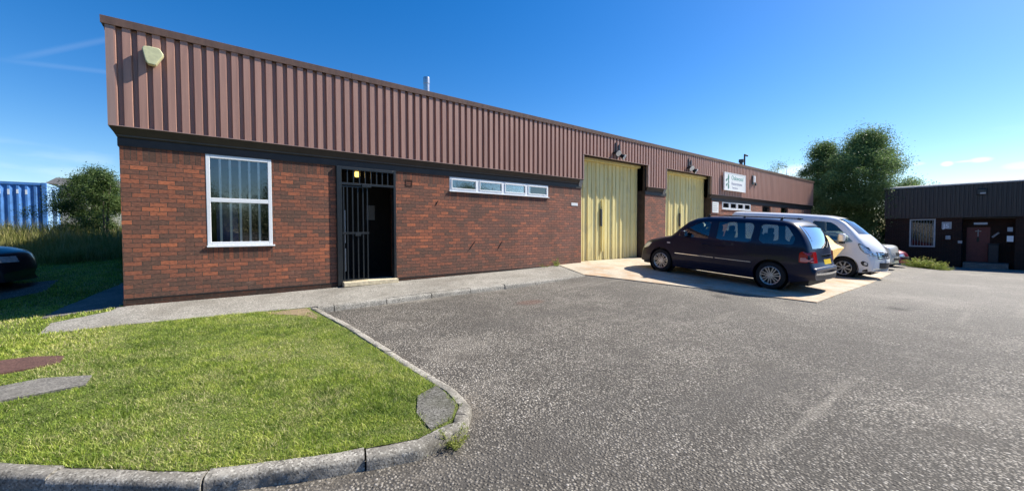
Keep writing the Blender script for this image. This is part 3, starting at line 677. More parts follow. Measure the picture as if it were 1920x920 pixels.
# vent brick
mb = MB(); frame_rect(mb, 3.86, 4.03, 2.145, 2.31, .018, -.008, .004)
for i in range(3): mb.box(3.878, 4.012, -.004, .004, 2.17 + i * .045, 2.185 + i * .045)
tag(obj('vent_grille', mb, M_plinth, A))
# garage doors
def garage(xa, xb, n_, floor, lab):
    G = bpy.data.objects.new('garage_door', None); C.objects.link(G); G.parent = A; G.location = ((xa + xb) / 2 - 9.5, .1, floor); G['label'] = lab
    w_ = (xb - xa) / n_; Y = .31
    for i in range(n_):
        a = xa + i * w_; o = random.uniform(-.006, .006)
        P = [(a, Y + .020 + o), (a + w_ * .42, Y + .014 + o), (a + w_ * .46, Y - .022 + o), (a + w_ * .56, Y - .022 + o), (a + w_ * .61, Y + .014 + o), (a + w_ * .86, Y + .004 + o), (a + w_ * .985, Y + .045), (a + w_ * .985, Y + .085), (a, Y + .085)]
        mb = MB(); mb.prism(P, 'z', floor + .03, 3.49); obj('door_leaf', mb, M_garage, G)
    mb = MB(); mb.box(xa, xb, .20, .42, 3.50, 3.585); mb.box(xa, xa + .05, .245, .30, floor, 3.5); mb.box(xa, xb, .30, .40, floor - .1, floor + .02); obj('door_frame', mb, M_garage, G)
    return G
G1 = garage(9.955, 13.565, 8, .03, 'nearer cream folding workshop door'); G2 = garage(15.035, 18.895, 8, .0, 'farther cream folding workshop door behind the navy car')
def slot(G, px, y0, y1):
    a = px_on_y(px, y0, .30); b = px_on_y(px, y1, .30); mb = MB(); mb.box(a.x - .045, a.x + .045, .262, .30, b.z, a.z); obj('handle', mb, M_dim, G)
    mb = MB(); mb.box(a.x + .05, a.x + .10, .27, .32, b.z - .9, a.z + .35); obj('wicket_edge', mb, M_garage, G)
slot(G1, 1126.5, 392, 424); slot(G2, 1274, 400, 424)
mb = MB()
for x in (13.572, 18.902): mb.box(x - .006, x, .0, .5, -.1, 3.585)
mb.box(13.566, 14.9, .1, .5, 2.63, 3.58); mb.box(18.896, 20, .1, .5, 2.63, 3.58); mb.box(9.3, 9.953, .29, .5, -.1, 3.58); mb.box(9.953, 13.57, .1, .5, 3.585, 3.61); mb.box(15.03, 18.9, .1, .5, 3.585, 3.61); mb.box(14.9, 15.034, .1, .5, 2.6, 3.58)
obj('door_jamb', mb, M_brown_jamb, A)
# alarm box traced from its outline, set on the ribs
ol = [(265.5, 89), (269, 85.5), (279, 86.3), (297, 90.5), (300, 92.5), (307, 103), (305.5, 106), (292.5, 121.5), (289, 122), (277, 119), (272, 112)]
YA = -E - .115; pts = [px_on_y(x, y, YA) for x, y in ol]; c0 = sum((Vector((p.x, p.z)) for p in pts), Vector((0, 0))) / len(pts)
AB = thing('alarm_box', 'faded cream shield-shaped alarm box high on the brown cladding', 'alarm box', (c0.x, -E, c0.y - .2))
mb = MB(); mb.prism([(p.x, p.z) for p in pts], 'y', YA, -E - .001); obj('case', mb, M_alarm, AB, bevel=.012)
# small fittings on the walls
def plate(name, label, cat, x0, x1, z0, z1, y=-.012, t=.010, mat=None, **k):
    mb = MB(); mb.box(x0, x1, y - t, y, z0, z1); return tag(center_thing(obj(name, mb, mat or M_board, bevel=.002)), label, cat, **k)
a = px_on_y(1071, 380, 0); b = px_on_y(1083, 386, 0)
plate('name_plate', 'tiny white plate on brick left of the first cream door', 'sign', a.x, b.x, b.z, a.z, -.001)
NT = thing('notice_board', 'white notice on the brick beside the far strip window', 'sign', (19.2, 0, 2.0))
mb = MB(); mb.box(18.99, 19.60, -.025, -.001, 1.93, 2.44); obj('board', mb, M_board, NT)
mb = MB()
for i in range(4): mb.box(19.07, 19.50 - .07 * (i % 2), -.029, -.026, 2.33 - i * .10, 2.355 - i * .10)
obj('print', mb, M_greyp, NT)
def text(s, size, x, y, z, mat, parent, name, rot=(R(90), 0, 0), align='LEFT', bold=.0, sx=1):
    cu = bpy.data.curves.new(name, 'FONT'); cu.body = s; cu.size = size; cu.extrude = .002; cu.align_x = align; cu.offset = bold
    t = bpy.data.objects.new(name, cu); C.objects.link(t); t.rotation_euler = rot
    dg = bpy.context.evaluated_depsgraph_get(); me = bpy.data.meshes.new_from_object(t.evaluated_get(dg)); bpy.data.objects.remove(t)
    o = bpy.data.objects.new(name, me); C.objects.link(o); me.materials.clear(); me.materials.append(mat)
    M = Matrix.Translation((x, y, z)) @ Matrix.Rotation(rot[2], 4, 'Z') @ Matrix.Rotation(rot[0], 4, 'X') @ Matrix.Diagonal((sx, 1, 1, 1)); me.transform(M)
    if parent: o.parent = parent; me.transform(parent.matrix_basis.inverted())
    return o
SB = thing('signboard', 'large white board with green leaf emblem on the brown cladding', 'sign', (20.95, -.2, 3.03))
mb = MB(); mb.box(19.78, 22.12, -.205, -.16, 3.04, 3.86); obj('board', mb, M_board, SB, bevel=.006)
mb = MB(); frame_rect(mb, 19.76, 22.14, 3.02, 3.88, .03, -.215, -.15); obj('frame', mb, M_whitep, SB)
for x in (20.2, 21.7):
    mb = MB(); mb.box(x - .03, x + .03, -.159, -E, 3.0, 3.9); obj('bracket', mb, M_steel, SB)
text('Oakwood', .30, 20.50, -.207, 3.56, M_teal, SB, 'lettering', sx=1.12); text('Restorations', .20, 20.52, -.207, 3.32, M_lav, SB, 'lettering', sx=1.15); text('Services', .13, 20.62, -.207, 3.14, M_lav, SB, 'lettering', sx=1.4)
mb = MB()
def leafshape(mb, cx, cz, L, W_, ang):
    P = []
    for i in range(12):
        t = i / 12 * 2 * math.pi; u_, v_ = L * math.cos(t), W_ * math.sin(t) * (1 - .35 * math.cos(t))
        P.append((cx + u_ * math.cos(ang) - v_ * math.sin(ang), cz + u_ * math.sin(ang) + v_ * math.cos(ang)))
    mb.prism(P, 'y', -.210, -.2055)
for cx, cz, L, W_, an in ((20.19, 3.66, .15, .07, 1.4), (20.0, 3.52, .10, .05, .5), (20.2, 3.46, .10, .05, 1.9), (20.02, 3.30, .10, .05, .7), (20.2, 3.24, .15, .06, 1.6)): leafshape(mb, cx, cz, L, W_, an)
obj('emblem', mb, M_green, SB)
# wall light to the right of the board
p = px_on_y(1415, 337, -.2); WL = thing('wall_light', 'small white wall light right of the signboard', 'lamp', (p.x, -E, p.z - .2))
mb = MB(); mb.box(p.x - .10, p.x + .10, -.22, -.14, p.z - .16, p.z + .20); obj('lamp_glass', mb, M_whitep, WL, bevel=.03)
mb = MB(); mb.box(p.x - .12, p.x + .12, -.139, -E, p.z - .25, p.z + .23); mb.box(p.x + .30, p.x + .42, -.15, -E, p.z - .28, p.z - .14); obj('backplate', mb, M_black, WL)
# floodlights over the cream doors
def flood(px, py, label, s=1.0):
    p = px_on_y(px, py, -.22); F = thing('floodlight', label, 'floodlight', (p.x, -E, p.z - .25), group='floodlights over the cream doors')
    mb = MB(); mb.box(p.x - .06, p.x - .02, -.13, -E, p.z, p.z + .42 * s); mb.box(p.x + .12, p.x + .18, -.13, -E, p.z + .02, p.z + .36 * s); mb.box(p.x - .2, p.x + .22, -.16, -.10, p.z - .05, p.z + .01); obj('bracket', mb, M_black, F)
    for dx, dz, a in ((-.17, -.02, -.25), (.16, -.12, .3)):
        H = bpy.data.objects.new('lamp_head', None); C.objects.link(H); H.parent = F
        mb = MB(); c = Vector((p.x + dx * s, -.26, p.z + dz)); ax = Vector((a, -.75, -.55)).normalized()
        mb.bar(c - ax * .12 * s, c + ax * .09 * s, .045 * s, 14, .125 * s); obj('shell', mb, M_black, H, smooth=35)
        mb = MB(); mb.bar(c + ax * .091 * s, c + ax * .105 * s, .118 * s, 14); obj('lens', mb, M_board, H, smooth=35)
    return F
flood(1161, 286, 'black twin floodlight above the nearer cream door', .85); flood(1297, 314, 'black twin floodlight above the farther cream door', .95)
# wall cracks / tie plates on brick as thin dark steel straps
for q in (((818, 384), (821, 377)), ((880, 468), (891, 452)), ((934, 466), (942, 452))):
    a, b = px_on_y(*q[0], -.01), px_on_y(*q[1], -.01); mb = MB(); mb.bar(a, b, .009, 6)
    obj('wall_scar', mb, M_dpc, A)

# ------------------------------------------------------------------ dark unit across the yard (faces -x)
XB = 36.0; YB0, YB1 = -3.40, -26.0; GB = -1.08
B = thing('industrial_unit', 'dark shaded unit with a red door beyond the weeds', 'building', (XB, -10, GB))
PX = lambda px, py, off=0.: px_on_x(px, py, XB - off)
wt = PX(1706, 411); wb = PX(1753, 463)
mb = MB()
def bseg(y0, y1, z0, z1): mb.box(XB, XB + .3, min(y0, y1), max(y0, y1), z0, z1)
yw0, yw1, zw0, zw1 = wt.y, wb.y, wb.z, wt.z
yp0, yp1 = -6.80, -8.80
bseg(YB0, yw0, GB - .4, 1.86); bseg(yw0, yw1, GB - .4, zw0); bseg(yw0, yw1, zw1, 1.86); bseg(yw1, yp0, GB - .4, 1.86); bseg(yp1, YB1, GB - .4, 1.86)
mb.box(XB + .9, XB + 1.2, yp1, yp0, GB - .4, 1.86); mb.box(XB + .301, XB + .9, yp0, yp0 + .3, GB - .4, 1.86); mb.box(XB + .301, XB + .9, yp1 - .3, yp1, GB - .4, 1.86)
mb.box(XB + .3, XB + 14, YB0 - .3, YB0, GB - .4, 3.8)
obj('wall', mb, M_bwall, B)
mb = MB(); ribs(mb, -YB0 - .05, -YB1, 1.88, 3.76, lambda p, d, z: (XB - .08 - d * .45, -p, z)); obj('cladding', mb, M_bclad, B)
mb = MB(); mb.box(XB - .07, XB + .2, YB1, YB0 + .04, 1.861, 3.76); mb.box(XB - .13, XB - .06, YB1, YB0 + .06, 1.83, 1.86); mb.box(XB + .301, XB + .9, yp1, yp0, 1.75, 1.80); obj('fascia', mb, M_bclad, B)
mb = MB(); mb.prism([(XB - .17, 3.77), (XB - .17, 3.84), (XB - .05, 3.90), (XB + .5, 3.93), (XB + .5, 3.77)], 'y', YB1, YB0 + .1); obj('capping', mb, M_greyp, B)
mb = MB(); mb.box(XB + .2, XB + 14, YB1, YB0, 3.6, 3.75); obj('roof', mb, M_felt, B)
Wb = bpy.data.objects.new('window', None); C.objects.link(Wb); Wb.parent = B; Wb['label'] = 'white framed window behind vertical bars'
mb = MB(); t_ = .075
mb.box(XB - .02, XB + .05, yw0 - t_, yw0, zw0, zw1); mb.box(XB - .02, XB + .05, yw1, yw1 + t_, zw0, zw1); mb.box(XB - .02, XB + .05, yw1 + t_, yw0 - t_, zw0, zw0 + t_); mb.box(XB - .02, XB + .05, yw1 + t_, yw0 - t_, zw1 - t_, zw1)
obj('frame', mb, M_greyp, Wb)
for i in range(8):
    y = yw0 + (yw1 - yw0) * (i + 1) / 9; mb = MB(); mb.box(XB - .012, XB + .008, y - .011, y + .011, zw0 + t_, zw1 - t_); obj('bar', mb, M_dullbar, Wb)
mb = MB(); mb.box(XB + .03, XB + .035, yw1 + t_, yw0 - t_, zw0 + t_, zw1 - t_); obj('pane', mb, glass_mat('dull_pane', (.4, .45, .45), k=.35, b=.0), Wb)
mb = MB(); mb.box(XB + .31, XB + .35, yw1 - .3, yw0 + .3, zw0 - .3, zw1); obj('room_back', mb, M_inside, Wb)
d0, d1 = px_on_x(1813, 426, XB + .9), px_on_x(1855, 491, XB + .9)
Db = bpy.data.objects.new('door', None); C.objects.link(Db); Db.parent = B; Db['label'] = 'plain dark red door in the porch recess'
mb = MB(); mb.box(XB + .85, XB + .899, d1.y, d0.y, d1.z, d0.z); obj('door_leaf', mb, M_reddoor, Db)
mb = MB()
for za, zb in ((.15, .42), (.50, .92)):
    for ya, yb in ((.10, .46), (.54, .90)):
        H = d0.z - d1.z; Wd = d0.y - d1.y
        mb.box(XB + .84, XB + .8499, d1.y + ya * Wd, d1.y + yb * Wd, d1.z + za * H, d1.z + zb * H)
obj('door_panel', mb, M_reddoor, Db, bevel=.01)
mb = MB(); c = px_on_x(1834, 437, XB + .84); mb.box(XB + .82, XB + .839, c.y - .02, c.y + .02, c.z - .2, c.z + .22); mb.box(XB + .82, XB + .839, c.y - .12, c.y + .12, c.z + .10, c.z + .14); obj('door_knocker', mb, M_greyp, Db)
mb = MB(); mb.box(XB + .81, XB + .839, c.y - .05, c.y + .05, c.z - .52, c.z - .25); obj('letter_plate', mb, M_ink, Db)
mb = MB(); mb.box(XB - .35, XB + .84, -8.6, -6.9, GB - .1, d1.z - .02); obj('doorstep', mb, M_cover, B)
p = PX(1839, 419); LB = thing('porch_light', 'long pale porch light above the red door', 'lamp', (XB - .02, p.y, p.z - .1))
mb = MB(); mb.box(XB - .12, XB - .08, p.y - .26, p.y + .26, p.z - .06, p.z + .06); mb.box(XB - .079, XB - .001, p.y - .22, p.y + .22, p.z - .04, p.z + .04); obj('lamp_glass', mb, M_greyp, LB)
def bplate(px0, py0, px1, py1, mat, label, name='sign', cat='sign', off=.03, bev=.0):
    a, b = PX(px0, py0, off), PX(px1, py1, off); mb = MB(); mb.box(XB - off, XB - .001, b.y, a.y, b.z, a.z)
    return tag(center_thing(obj(name, mb, mat, bevel=bev)), label, cat), a, b
US = thing('unit_sign', 'grey number sign on the dark wall right of its barred window', 'sign', (XB, PX(1775, 423).y, PX(1775, 429).z))
a, b = PX(1766, 416, .03), PX(1784, 429, .03); mb = MB(); mb.box(XB - .03, XB - .001, b.y, a.y, b.z, a.z); obj('board', mb, M_greyp, US)
text('J5', .34, XB - .033, a.y - .06, b.z + .06, M_whitep, US, 'lettering', rot=(R(90), 0, R(-90)), bold=.012)
o_, a, b = bplate(1772.5, 441.5, 1782, 449, M_greyp, 'dull grey bell-shaped box under the number sign', 'alarm_box', 'alarm box', .14, .03)
bplate(1796, 451, 1804, 456, M_greyp, 'narrow grey plate just left of the red door', 'name_plate')
bplate(1889, 426, 1899, 434, M_greyp, 'upper of two small notices right of the red door', 'notice')
bplate(1888, 442, 1900, 453, M_whitep, 'lower whiter notice right of the red door', 'notice')
p = PX(1865, 441); mb = MB(); mb.bar((XB + .6, p.y + .1, p.z - .12), (XB + .55, p.y - .14, p.z + .15), .05, 8); tag(center_thing(obj('wall_telephone', mb, M_greyp)), 'slanted pale handset shape beside the red door', 'handset')
p = PX(1862, 470); Bn = thing('litter_bin', 'dark upright bin in the porch beside the red door', 'bin', (XB + .5, p.y, d1.z))
mb = MB(); mb.prism([(XB + .35, p.y - .2), (XB + .35, p.y + .2), (XB + .75, p.y + .2), (XB + .75, p.y - .2)], 'z', d1.z, p.z + .35); obj('body', mb, M_plastic, Bn, bevel=.03)
mb = MB(); mb.box(XB + .33, XB + .77, p.y - .22, p.y + .22, p.z + .351, p.z + .40); obj('lid', mb, M_plastic, Bn, bevel=.01)
p = PX(1841, 360, .1); al = thing('alarm_sounder', 'dark alarm sounder high on the dark cladding over the red door', 'alarm box', (XB - .1, p.y, p.z - .2))
mb = MB(); mb.box(XB - .25, XB - .115, p.y - .2, p.y + .2, p.z - .16, p.z + .2); obj('case', mb, M_black, al, bevel=.05)
mb = MB(); mb.box(XB - .26, XB - .2501, p.y - .16, p.y + .06, p.z - .12, p.z - .03); obj('badge', mb, M_greyp, al)

# ------------------------------------------------------------------ vehicles (local: x from nose to tail, y across, z up)
def interp(t, x):
    return tab(x, t)
class Body:
    def __init__(s, L, W, top, bot, belt, tum=.14, r=.12, sill=.5, kf=.30, kr=.16, nose_r=.10, tail_r=.06, crown=.035, bulge=.03, kl=2.6):
        s.__dict__.update(locals())
        s.topc = s.smooth_tab(top)
    def smooth_tab(s, t):
        xs_ = np.linspace(t[0][0], t[-1][0], 400); zs = np.interp(xs_, [a for a, _ in t], [b for _, b in t])
        k = np.hanning(15); k /= k.sum(); zp = np.pad(zs, 7, mode='edge'); z2 = np.convolve(zp, k, 'valid')
        z2[:3] = zs[:3]; z2[-3:] = zs[-3:]
        return xs_, z2
    def top_(s, x, inset=0): return float(np.interp(x, *s.topc)) - inset
    def bot_(s, x): return interp(s.bot, x)
    def def_(s, x, y):
        h = s.W / 2; q = min(1.2, (y / h) ** 2)
        kf_ = s.kf * (1 - cl((x - .1) / s.kl)); kr_ = s.kr * cl((x - (s.L - 1.2)) / 1.2)
        return x + q * kf_ - q * kr_
    def hw(s, x, z, inset=0):
        h = s.W / 2 - inset; top = s.top_(x, inset)
        w_ = h - s.bulge * (1 - cl((z - s.bot_(x)) / max(.05, s.sill - s.bot_(x)))) ** 2 * 2.2
        w_ -= s.bulge * abs((z - s.belt * .62) / s.belt) ** 2 * .8
        if z > s.belt: w_ -= s.tum * ((z - s.belt) / (1.75 - s.belt)) ** 1.15
        # plan taper towards both ends
        if x < .9: w_ -= s.nose_r * (1 - x / .9) ** 2.2
        if x > s.L - .7: w_ -= s.tail_r * (1 - (s.L - x) / .7) ** 2
        t = (top - z) / s.r
        if t < 1: t = max(t, 0); w_ -= s.r * (1 - math.sqrt(max(0, 1 - (1 - t) ** 2)))
        return w_
    def ztop(s, x, y, inset=0):
        t = s.top_(x, inset); w_ = s.hw(x, t, inset); return t + s.crown * (1 - min(1, (y / w_) ** 2))
    def loft(s, inset=0., xa=0., xb=None, zb=None, nst=90):
        xb = s.L if xb is None else xb
        t = (1 - np.cos(np.linspace(0, math.pi, nst))) / 2; xs_ = xa + (xb - xa) * (.55 * t + .45 * np.linspace(0, 1, nst))
        K = 26; vs = []; 
        for x in xs_:
            b = s.bot_(x) if zb is None else zb; T = s.top_(x, inset); T = max(T, b + .02); half = []
            for k in range(4): half.append((s.hw(x, b, inset) * k / 4, b))
            for k in range(K): 
                u_ = k / (K - 1); zz = b + (T - b) * (1 - (1 - u_) ** 1.7); half.append((s.hw(x, zz, inset), zz))
            wt_ = s.hw(x, T, inset)
            for k in range(1, 7): y = wt_ * (1 - k / 6); half.append((y, T + s.crown * (1 - (y / wt_) ** 2)))
            ring = half + [(-y, z) for y, z in reversed(half[1:-1])]
            vs += [(s.def_(x, y), y, z) for y, z in ring]
        n_ = len(ring); fs = []
        for j in range(nst - 1):
            for i in range(n_): fs.append((j * n_ + i, j * n_ + (i + 1) % n_, (j + 1) * n_ + (i + 1) % n_, (j + 1) * n_ + i))
        fs.append(tuple(range(n_ - 1, -1, -1))); fs.append(tuple(range((nst - 1) * n_, nst * n_)))
        mb = MB(); mb.add(vs, fs); return mb
    def xtail(s, z):   # tail surface x at height z
        xs_, zs = s.topc; m_ = xs_ > s.L * .7; return float(np.interp(-z, -zs[m_], xs_[m_]))
    def xnose(s, z):
        xs_, zs = s.topc; m_ = xs_ < s.L * .3; return float(np.interp(z, zs[m_], xs_[m_]))
    def par(s, X, z):
        x = X
        for _ in range(12): x = max(0.0, x + (X - s.def_(x, s.hw(x, z))) * .8)
        return min(x, s.L)
    def sp(s, X, z, side, off):
        x = s.par(X, z); h = s.hw(x, z); e = .02; sl = (s.hw(x + e, z) - s.hw(max(0, x - e), z)) / (x + e - max(0, x - e)) if x > .0 else 0
        sz = (s.hw(x, z + e) - s.hw(x, z - e)) / (2 * e); sz = max(-2, min(2, sz)); sl = max(-2, min(2, sl)); nn = Vector((-sl, 1, -sz)).normalized() * off
        return (s.def_(x, h) + nn.x, side * (h + nn.y), z + nn.z)
    def side(s, poly, side, off=.006, res=.06, skirt=.012, mb=None):
        mb = mb or MB(); f = lambda x, z: 0
        base = sheet(poly, f, res); P2 = []
        V = [s.sp(x, z, side, off) for x, z, _ in base.v]
        mb.add(V, base.f)
        P = []
        for i in range(len(poly)):
            a, b = poly[i], poly[(i + 1) % len(poly)]; k = max(1, int(math.dist(a, b) / res)); P += [(a[0] + (b[0] - a[0]) * t / k, a[1] + (b[1] - a[1]) * t / k) for t in range(k)]
        n0 = len(P); ring = [s.sp(x, z, side, off) for x, z in P] + [s.sp(x, z, side, off - skirt) for x, z in P]
        mb.add(ring, [(i, (i + 1) % n0, n0 + (i + 1) % n0, n0 + i) for i in range(n0)]); return mb
    def line(s, pts, side, wd=.008, off=.003, mb=None):
        mb = mb or MB(); Q = []
        for a, b in zip(pts, pts[1:]):
            k = max(1, int(math.dist(a, b) / .06)); Q += [(a[0] + (b[0] - a[0]) * t / k, a[1] + (b[1] - a[1]) * t / k) for t in range(k)]
        Q.append(pts[-1])
        for a, b in zip(Q, Q[1:]):
            pa = Vector(s.sp(a[0], a[1], side, off - wd * .5)); pb = Vector(s.sp(b[0], b[1], side, off - wd * .5)); mb.bar(pa, pb, wd * .6, 5)
        return mb
    def topp(s, x0, x1, y0, y1, off=.006, nx=14, ny=14, fy=1.0, skirt=.012, mb=None, x0w=None):
        # patch on the upper surface, x0..x1, |y| scaled by local width
        mb = mb or MB(); V = []
        for lay in (0, 1):
            for i in range(nx + 1):
                for j in range(ny + 1):
                    x = x0 + (x1 - x0) * i / nx; w_ = s.hw(x, s.top_(x)) ; y = (y0 + (y1 - y0) * j / ny) * w_
                    e = .01; sl = (s.top_(x + e) - s.top_(x - e)) / (2 * e); nn = Vector((-sl, 0, 1)).normalized() * (off - skirt * lay)
                    V.append((s.def_(x, y) + nn.x, y, s.ztop(x, y) + nn.z))
        m_ = ny + 1; F = [(i * m_ + j, (i + 1) * m_ + j, (i + 1) * m_ + j + 1, i * m_ + j + 1) for i in range(nx) for j in range(ny)]
        n0 = (nx + 1) * m_; bd = [i * m_ for i in range(nx + 1)] + [nx * m_ + j for j in range(1, m_)] + [i * m_ + ny for i in range(nx - 1, -1, -1)] + [j for j in range(ny - 1, 0, -1)]
        F += [(bd[i], bd[(i + 1) % len(bd)], n0 + bd[(i + 1) % len(bd)], n0 + bd[i]) for i in range(len(bd))]
        k = len(mb.v); used = sorted(set(q for f in F for q in f)); mp_ = {q: i for i, q in enumerate(used)}
        mb.add([V[q] for q in used], [tuple(mp_[q] for q in f) for f in F]); return mb
    def end(s, tail, z0, z1, y0, y1, off=.008, n_=8, skirt=.02, mb=None):
        mb = mb or MB(); V = []; fx = s.xtail if tail else s.xnose; sg = 1 if tail else -1
        for lay in (0, 1):
            for i in range(n_ + 1):
                for j in range(n_ + 1):
                    z = z0 + (z1 - z0) * i / n_; y = y0 + (y1 - y0) * j / n_; x = s.def_(fx(z), y); V.append((x + sg * (off - skirt * lay), y, z))
        m_ = n_ + 1; F = [(i * m_ + j, (i + 1) * m_ + j, (i + 1) * m_ + j + 1, i * m_ + j + 1) for i in range(n_) for j in range(n_)]
        n0 = m_ * m_; bd = [i * m_ for i in range(m_)] + [n_ * m_ + j for j in range(1, m_)] + [i * m_ + n_ for i in range(n_ - 1, -1, -1)] + [j for j in range(n_ - 1, 0, -1)]
        F += [(bd[i], bd[(i + 1) % len(bd)], n0 + bd[(i + 1) % len(bd)], n0 + bd[i]) for i in range(len(bd))]
        used = sorted(set(q for f in F for q in f)); mp_ = {q: i for i, q in enumerate(used)}; mb.add([V[q] for q in used], [tuple(mp_[q] for q in f) for f in F]); return mb
def cut(o, cutters):
    for c in cutters:
        md = o.modifiers.new('b', 'BOOLEAN'); md.operation = 'DIFFERENCE'; md.solver = 'EXACT'; md.object = c
    dg = bpy.context.evaluated_depsgraph_get(); me = bpy.data.meshes.new_from_object(o.evaluated_get(dg)); o.modifiers.clear()
    o.data = me; me.shade_smooth(); me.set_sharp_from_angle(angle=R(32))
    for c in cutters: bpy.data.objects.remove(c)
def prism_y(poly, y0, y1): mb = MB(); mb.prism(poly, 'y', y0, y1); return mb
def roundpoly(P, r, k=4):
    out = []; n_ = len(P)
    for i in range(n_):
        p, a, b = Vector(P[i]), Vector(P[i - 1]), Vector(P[(i + 1) % n_]); da, db = (a - p), (b - p); ra = min(r, da.length * .45, db.length * .45)
        A_, B_ = p + da.normalized() * ra, p + db.normalized() * ra
        for j in range(k + 1): t = j / k; q = A_ * (1 - t) ** 2 + p * 2 * t * (1 - t) + B_ * t * t; out.append((q.x, q.y))
    return out
def wheel(parent, x, side, yface, rad, wid=.2, spokes=8, rimr=.70, mat=None, style=0):
    mat = mat or M_alloy; W_ = bpy.data.objects.new('wheel', None); C.objects.link(W_); W_.parent = parent; W_.location = (x, side * (yface - wid / 2), rad)
    c = (0, 0, 0); s_ = side; rr = rad * rimr
    mb = MB(); P = [(rr, -.5), (rad * .80, -.5), (rad * .95, -.46), (rad, -.34), (rad * 1.0, .34), (rad * .95, .46), (rad * .80, .5), (rr, .5), (rr * .97, .3), (rr * .97, -.3)]
    mb.lathe([(a, b * wid) for a, b in P], c, 'y', 40, closed=True); obj('tyre', mb, M_tyre, W_, smooth=40, world=False)
    rim = MB(); rim.lathe([(rr * 1.0, s_ * wid * .47), (rr * .96, s_ * wid * .50), (rr * .90, s_ * wid * .47), (rr * .86, s_ * wid * .30), (rr * .88, s_ * wid * .1), (rr * .97, s_ * wid * .05)], c, 'y', 40)
    for i in range(spokes):
        t = 2 * math.pi * (i + .25) / spokes; ct, st = math.cos(t), math.sin(t)
        def P3(r_, o_, h_): return (r_ * ct - o_ * st, s_ * h_, r_ * st + o_ * ct)
        for sg in ((-1, 1) if style else (0,)):
            w0, w1 = (.010, .011) if style else (.015, .022)
            a0 = sg * .012; a1 = sg * .036
            ins = [(rr * .18, a0), (rr * .90, a1)]
            V = [P3(r_, o_ + k * ww, wid * h_) for (r_, o_), ww in zip(ins, (w0, w1)) for k in (-1, 1) for h_ in (.30, .45)]
            rim.add(V, [(0, 1, 3, 2), (4, 6, 7, 5), (0, 4, 5, 1), (2, 3, 7, 6), (1, 5, 7, 3), (0, 2, 6, 4)])
    rim.lathe([(.001, s_ * wid * .48), (rr * .20, s_ * wid * .47), (rr * .24, s_ * wid * .43), (rr * .24, s_ * wid * .25)], c, 'y', 20)
    obj('rim', rim, mat, W_, smooth=35, world=False)
    mb = MB(); mb.lathe([(.001, s_ * wid * .12), (rr * .95, s_ * wid * .12)], c, 'y', 28); mb.lathe([(rr * .62, s_ * wid * .13), (rr * .62, s_ * wid * .18), (.001, s_ * wid * .19)], c, 'y', 24); obj('brake_disc', mb, M_dim, W_, smooth=40, world=False)
    return W_
def vehicle(name, label, cat, Bd, mat, loc, rotz, pitch, wheels, rad, windows, wscreen, rear=None, cav=None, alloy=None, style=0, lod=0):
    T = thing(name, label, cat, loc, (0, 0, 0)); T.rotation_mode = 'XYZ'
    T.matrix_basis = Matrix.Translation(loc) @ Matrix.Rotation(rotz, 4, 'Z') @ Matrix.Rotation(pitch, 4, 'Y')
    bpy.context.view_layer.update()
    body = obj('body', Bd.loft(), mat, T, world=False); cs = []; cw = []
    def C_(mb_): o = obj('cutter', mb_, None, T, world=False); cs.append(o)
    if cav: C_(Bd.loft(inset=.055, xa=cav[0], xb=cav[1], zb=cav[2], nst=50))
    for poly, _ in windows: C_(prism_y(roundpoly(poly, .05), -1.4, 1.4))
    if wscreen: C_(prism_y(wscreen[0], -wscreen[1], wscreen[1]))
    if rear: C_(prism_y(rear[0], -rear[1], rear[1]))
    for x in wheels:
        for s_ in (-1, 1):
            mb_ = MB(); h = Bd.W / 2; mb_.bar((x, s_ * (h - .27), rad * 1.02), (x, s_ * (h + .2), rad * 1.02), rad * 1.19, 40); C_(mb_); cw.append(cs.pop())
    bpy.context.view_layer.update(); cut(body, cw + cs); body.data.materials.clear(); body.data.materials.append(mat)
    mb = MB()
    for x in wheels:
        for s_ in (-1, 1):
            h = Bd.W / 2; mb.lathe([(.02, -.002), (rad * 1.2, 0), (rad * 1.215, .0)], (x, s_ * (h - .272), rad * 1.02), 'y', 30)
            n0 = len(mb.v); pr = [(rad * 1.205, 0.), (rad * 1.205, .20)]; mb.lathe([(a, s_ * b) for a, b in pr], (x, s_ * (h - .27), rad * 1.02), 'y', 40)
    # keep wells inside: only upper part is ever in view
    obj('wheel_well', mb, M_plastic, T, world=False)
    for x in wheels:
        for s_ in (-1, 1): wheel(T, x, s_, Bd.W / 2 - .03, rad, spokes=(8 if not style else 7), mat=alloy, style=style)
    for poly, gm in windows:
        for s_ in (-1, 1): obj('side_window', Bd.side(roundpoly([(p[0], p[1]) for p in poly], .05), s_, off=-.012, skirt=.006), gm, T, smooth=60, world=False)
    return T, body
# ---- navy people carrier
MP = Body(4.86, 1.90, [(0, .40), (.015, .58), (.07, .72), (.16, .82), (.34, .90), (.72, .99), (1.04, 1.06), (1.28, 1.27), (1.56, 1.50), (1.80, 1.61), (2.15, 1.665), (2.9, 1.685), (3.7, 1.68), (4.08, 1.655), (4.26, 1.61), (4.38, 1.53), (4.52, 1.36), (4.62, 1.19), (4.69, 1.02), (4.73, .85), (4.75, .66), (4.765, .62), (4.84, .60), (4.86, .54), (4.85, .34)],
          [(0, .25), (.3, .22), (.7, .20), (4.3, .22), (4.7, .30), (4.86, .34)], 1.05, tum=.17, r=.12, kf=.34, kr=.13, nose_r=.16, tail_r=.09)
side_w = [([(1.44, 1.10), (1.62, 1.26), (1.90, 1.44), (2.12, 1.53), (2.34, 1.55), (2.34, 1.09)], M_cglass),
          ([(2.54, 1.09), (2.54, 1.555), (3.34, 1.56), (3.41, 1.50), (3.40, 1.12), (3.32, 1.085)], M_cglass),
          ([(3.56, 1.16), (3.56, 1.52), (3.64, 1.55), (4.12, 1.53), (4.32, 1.26), (4.29, 1.11), (3.66, 1.09)], M_cglass)]
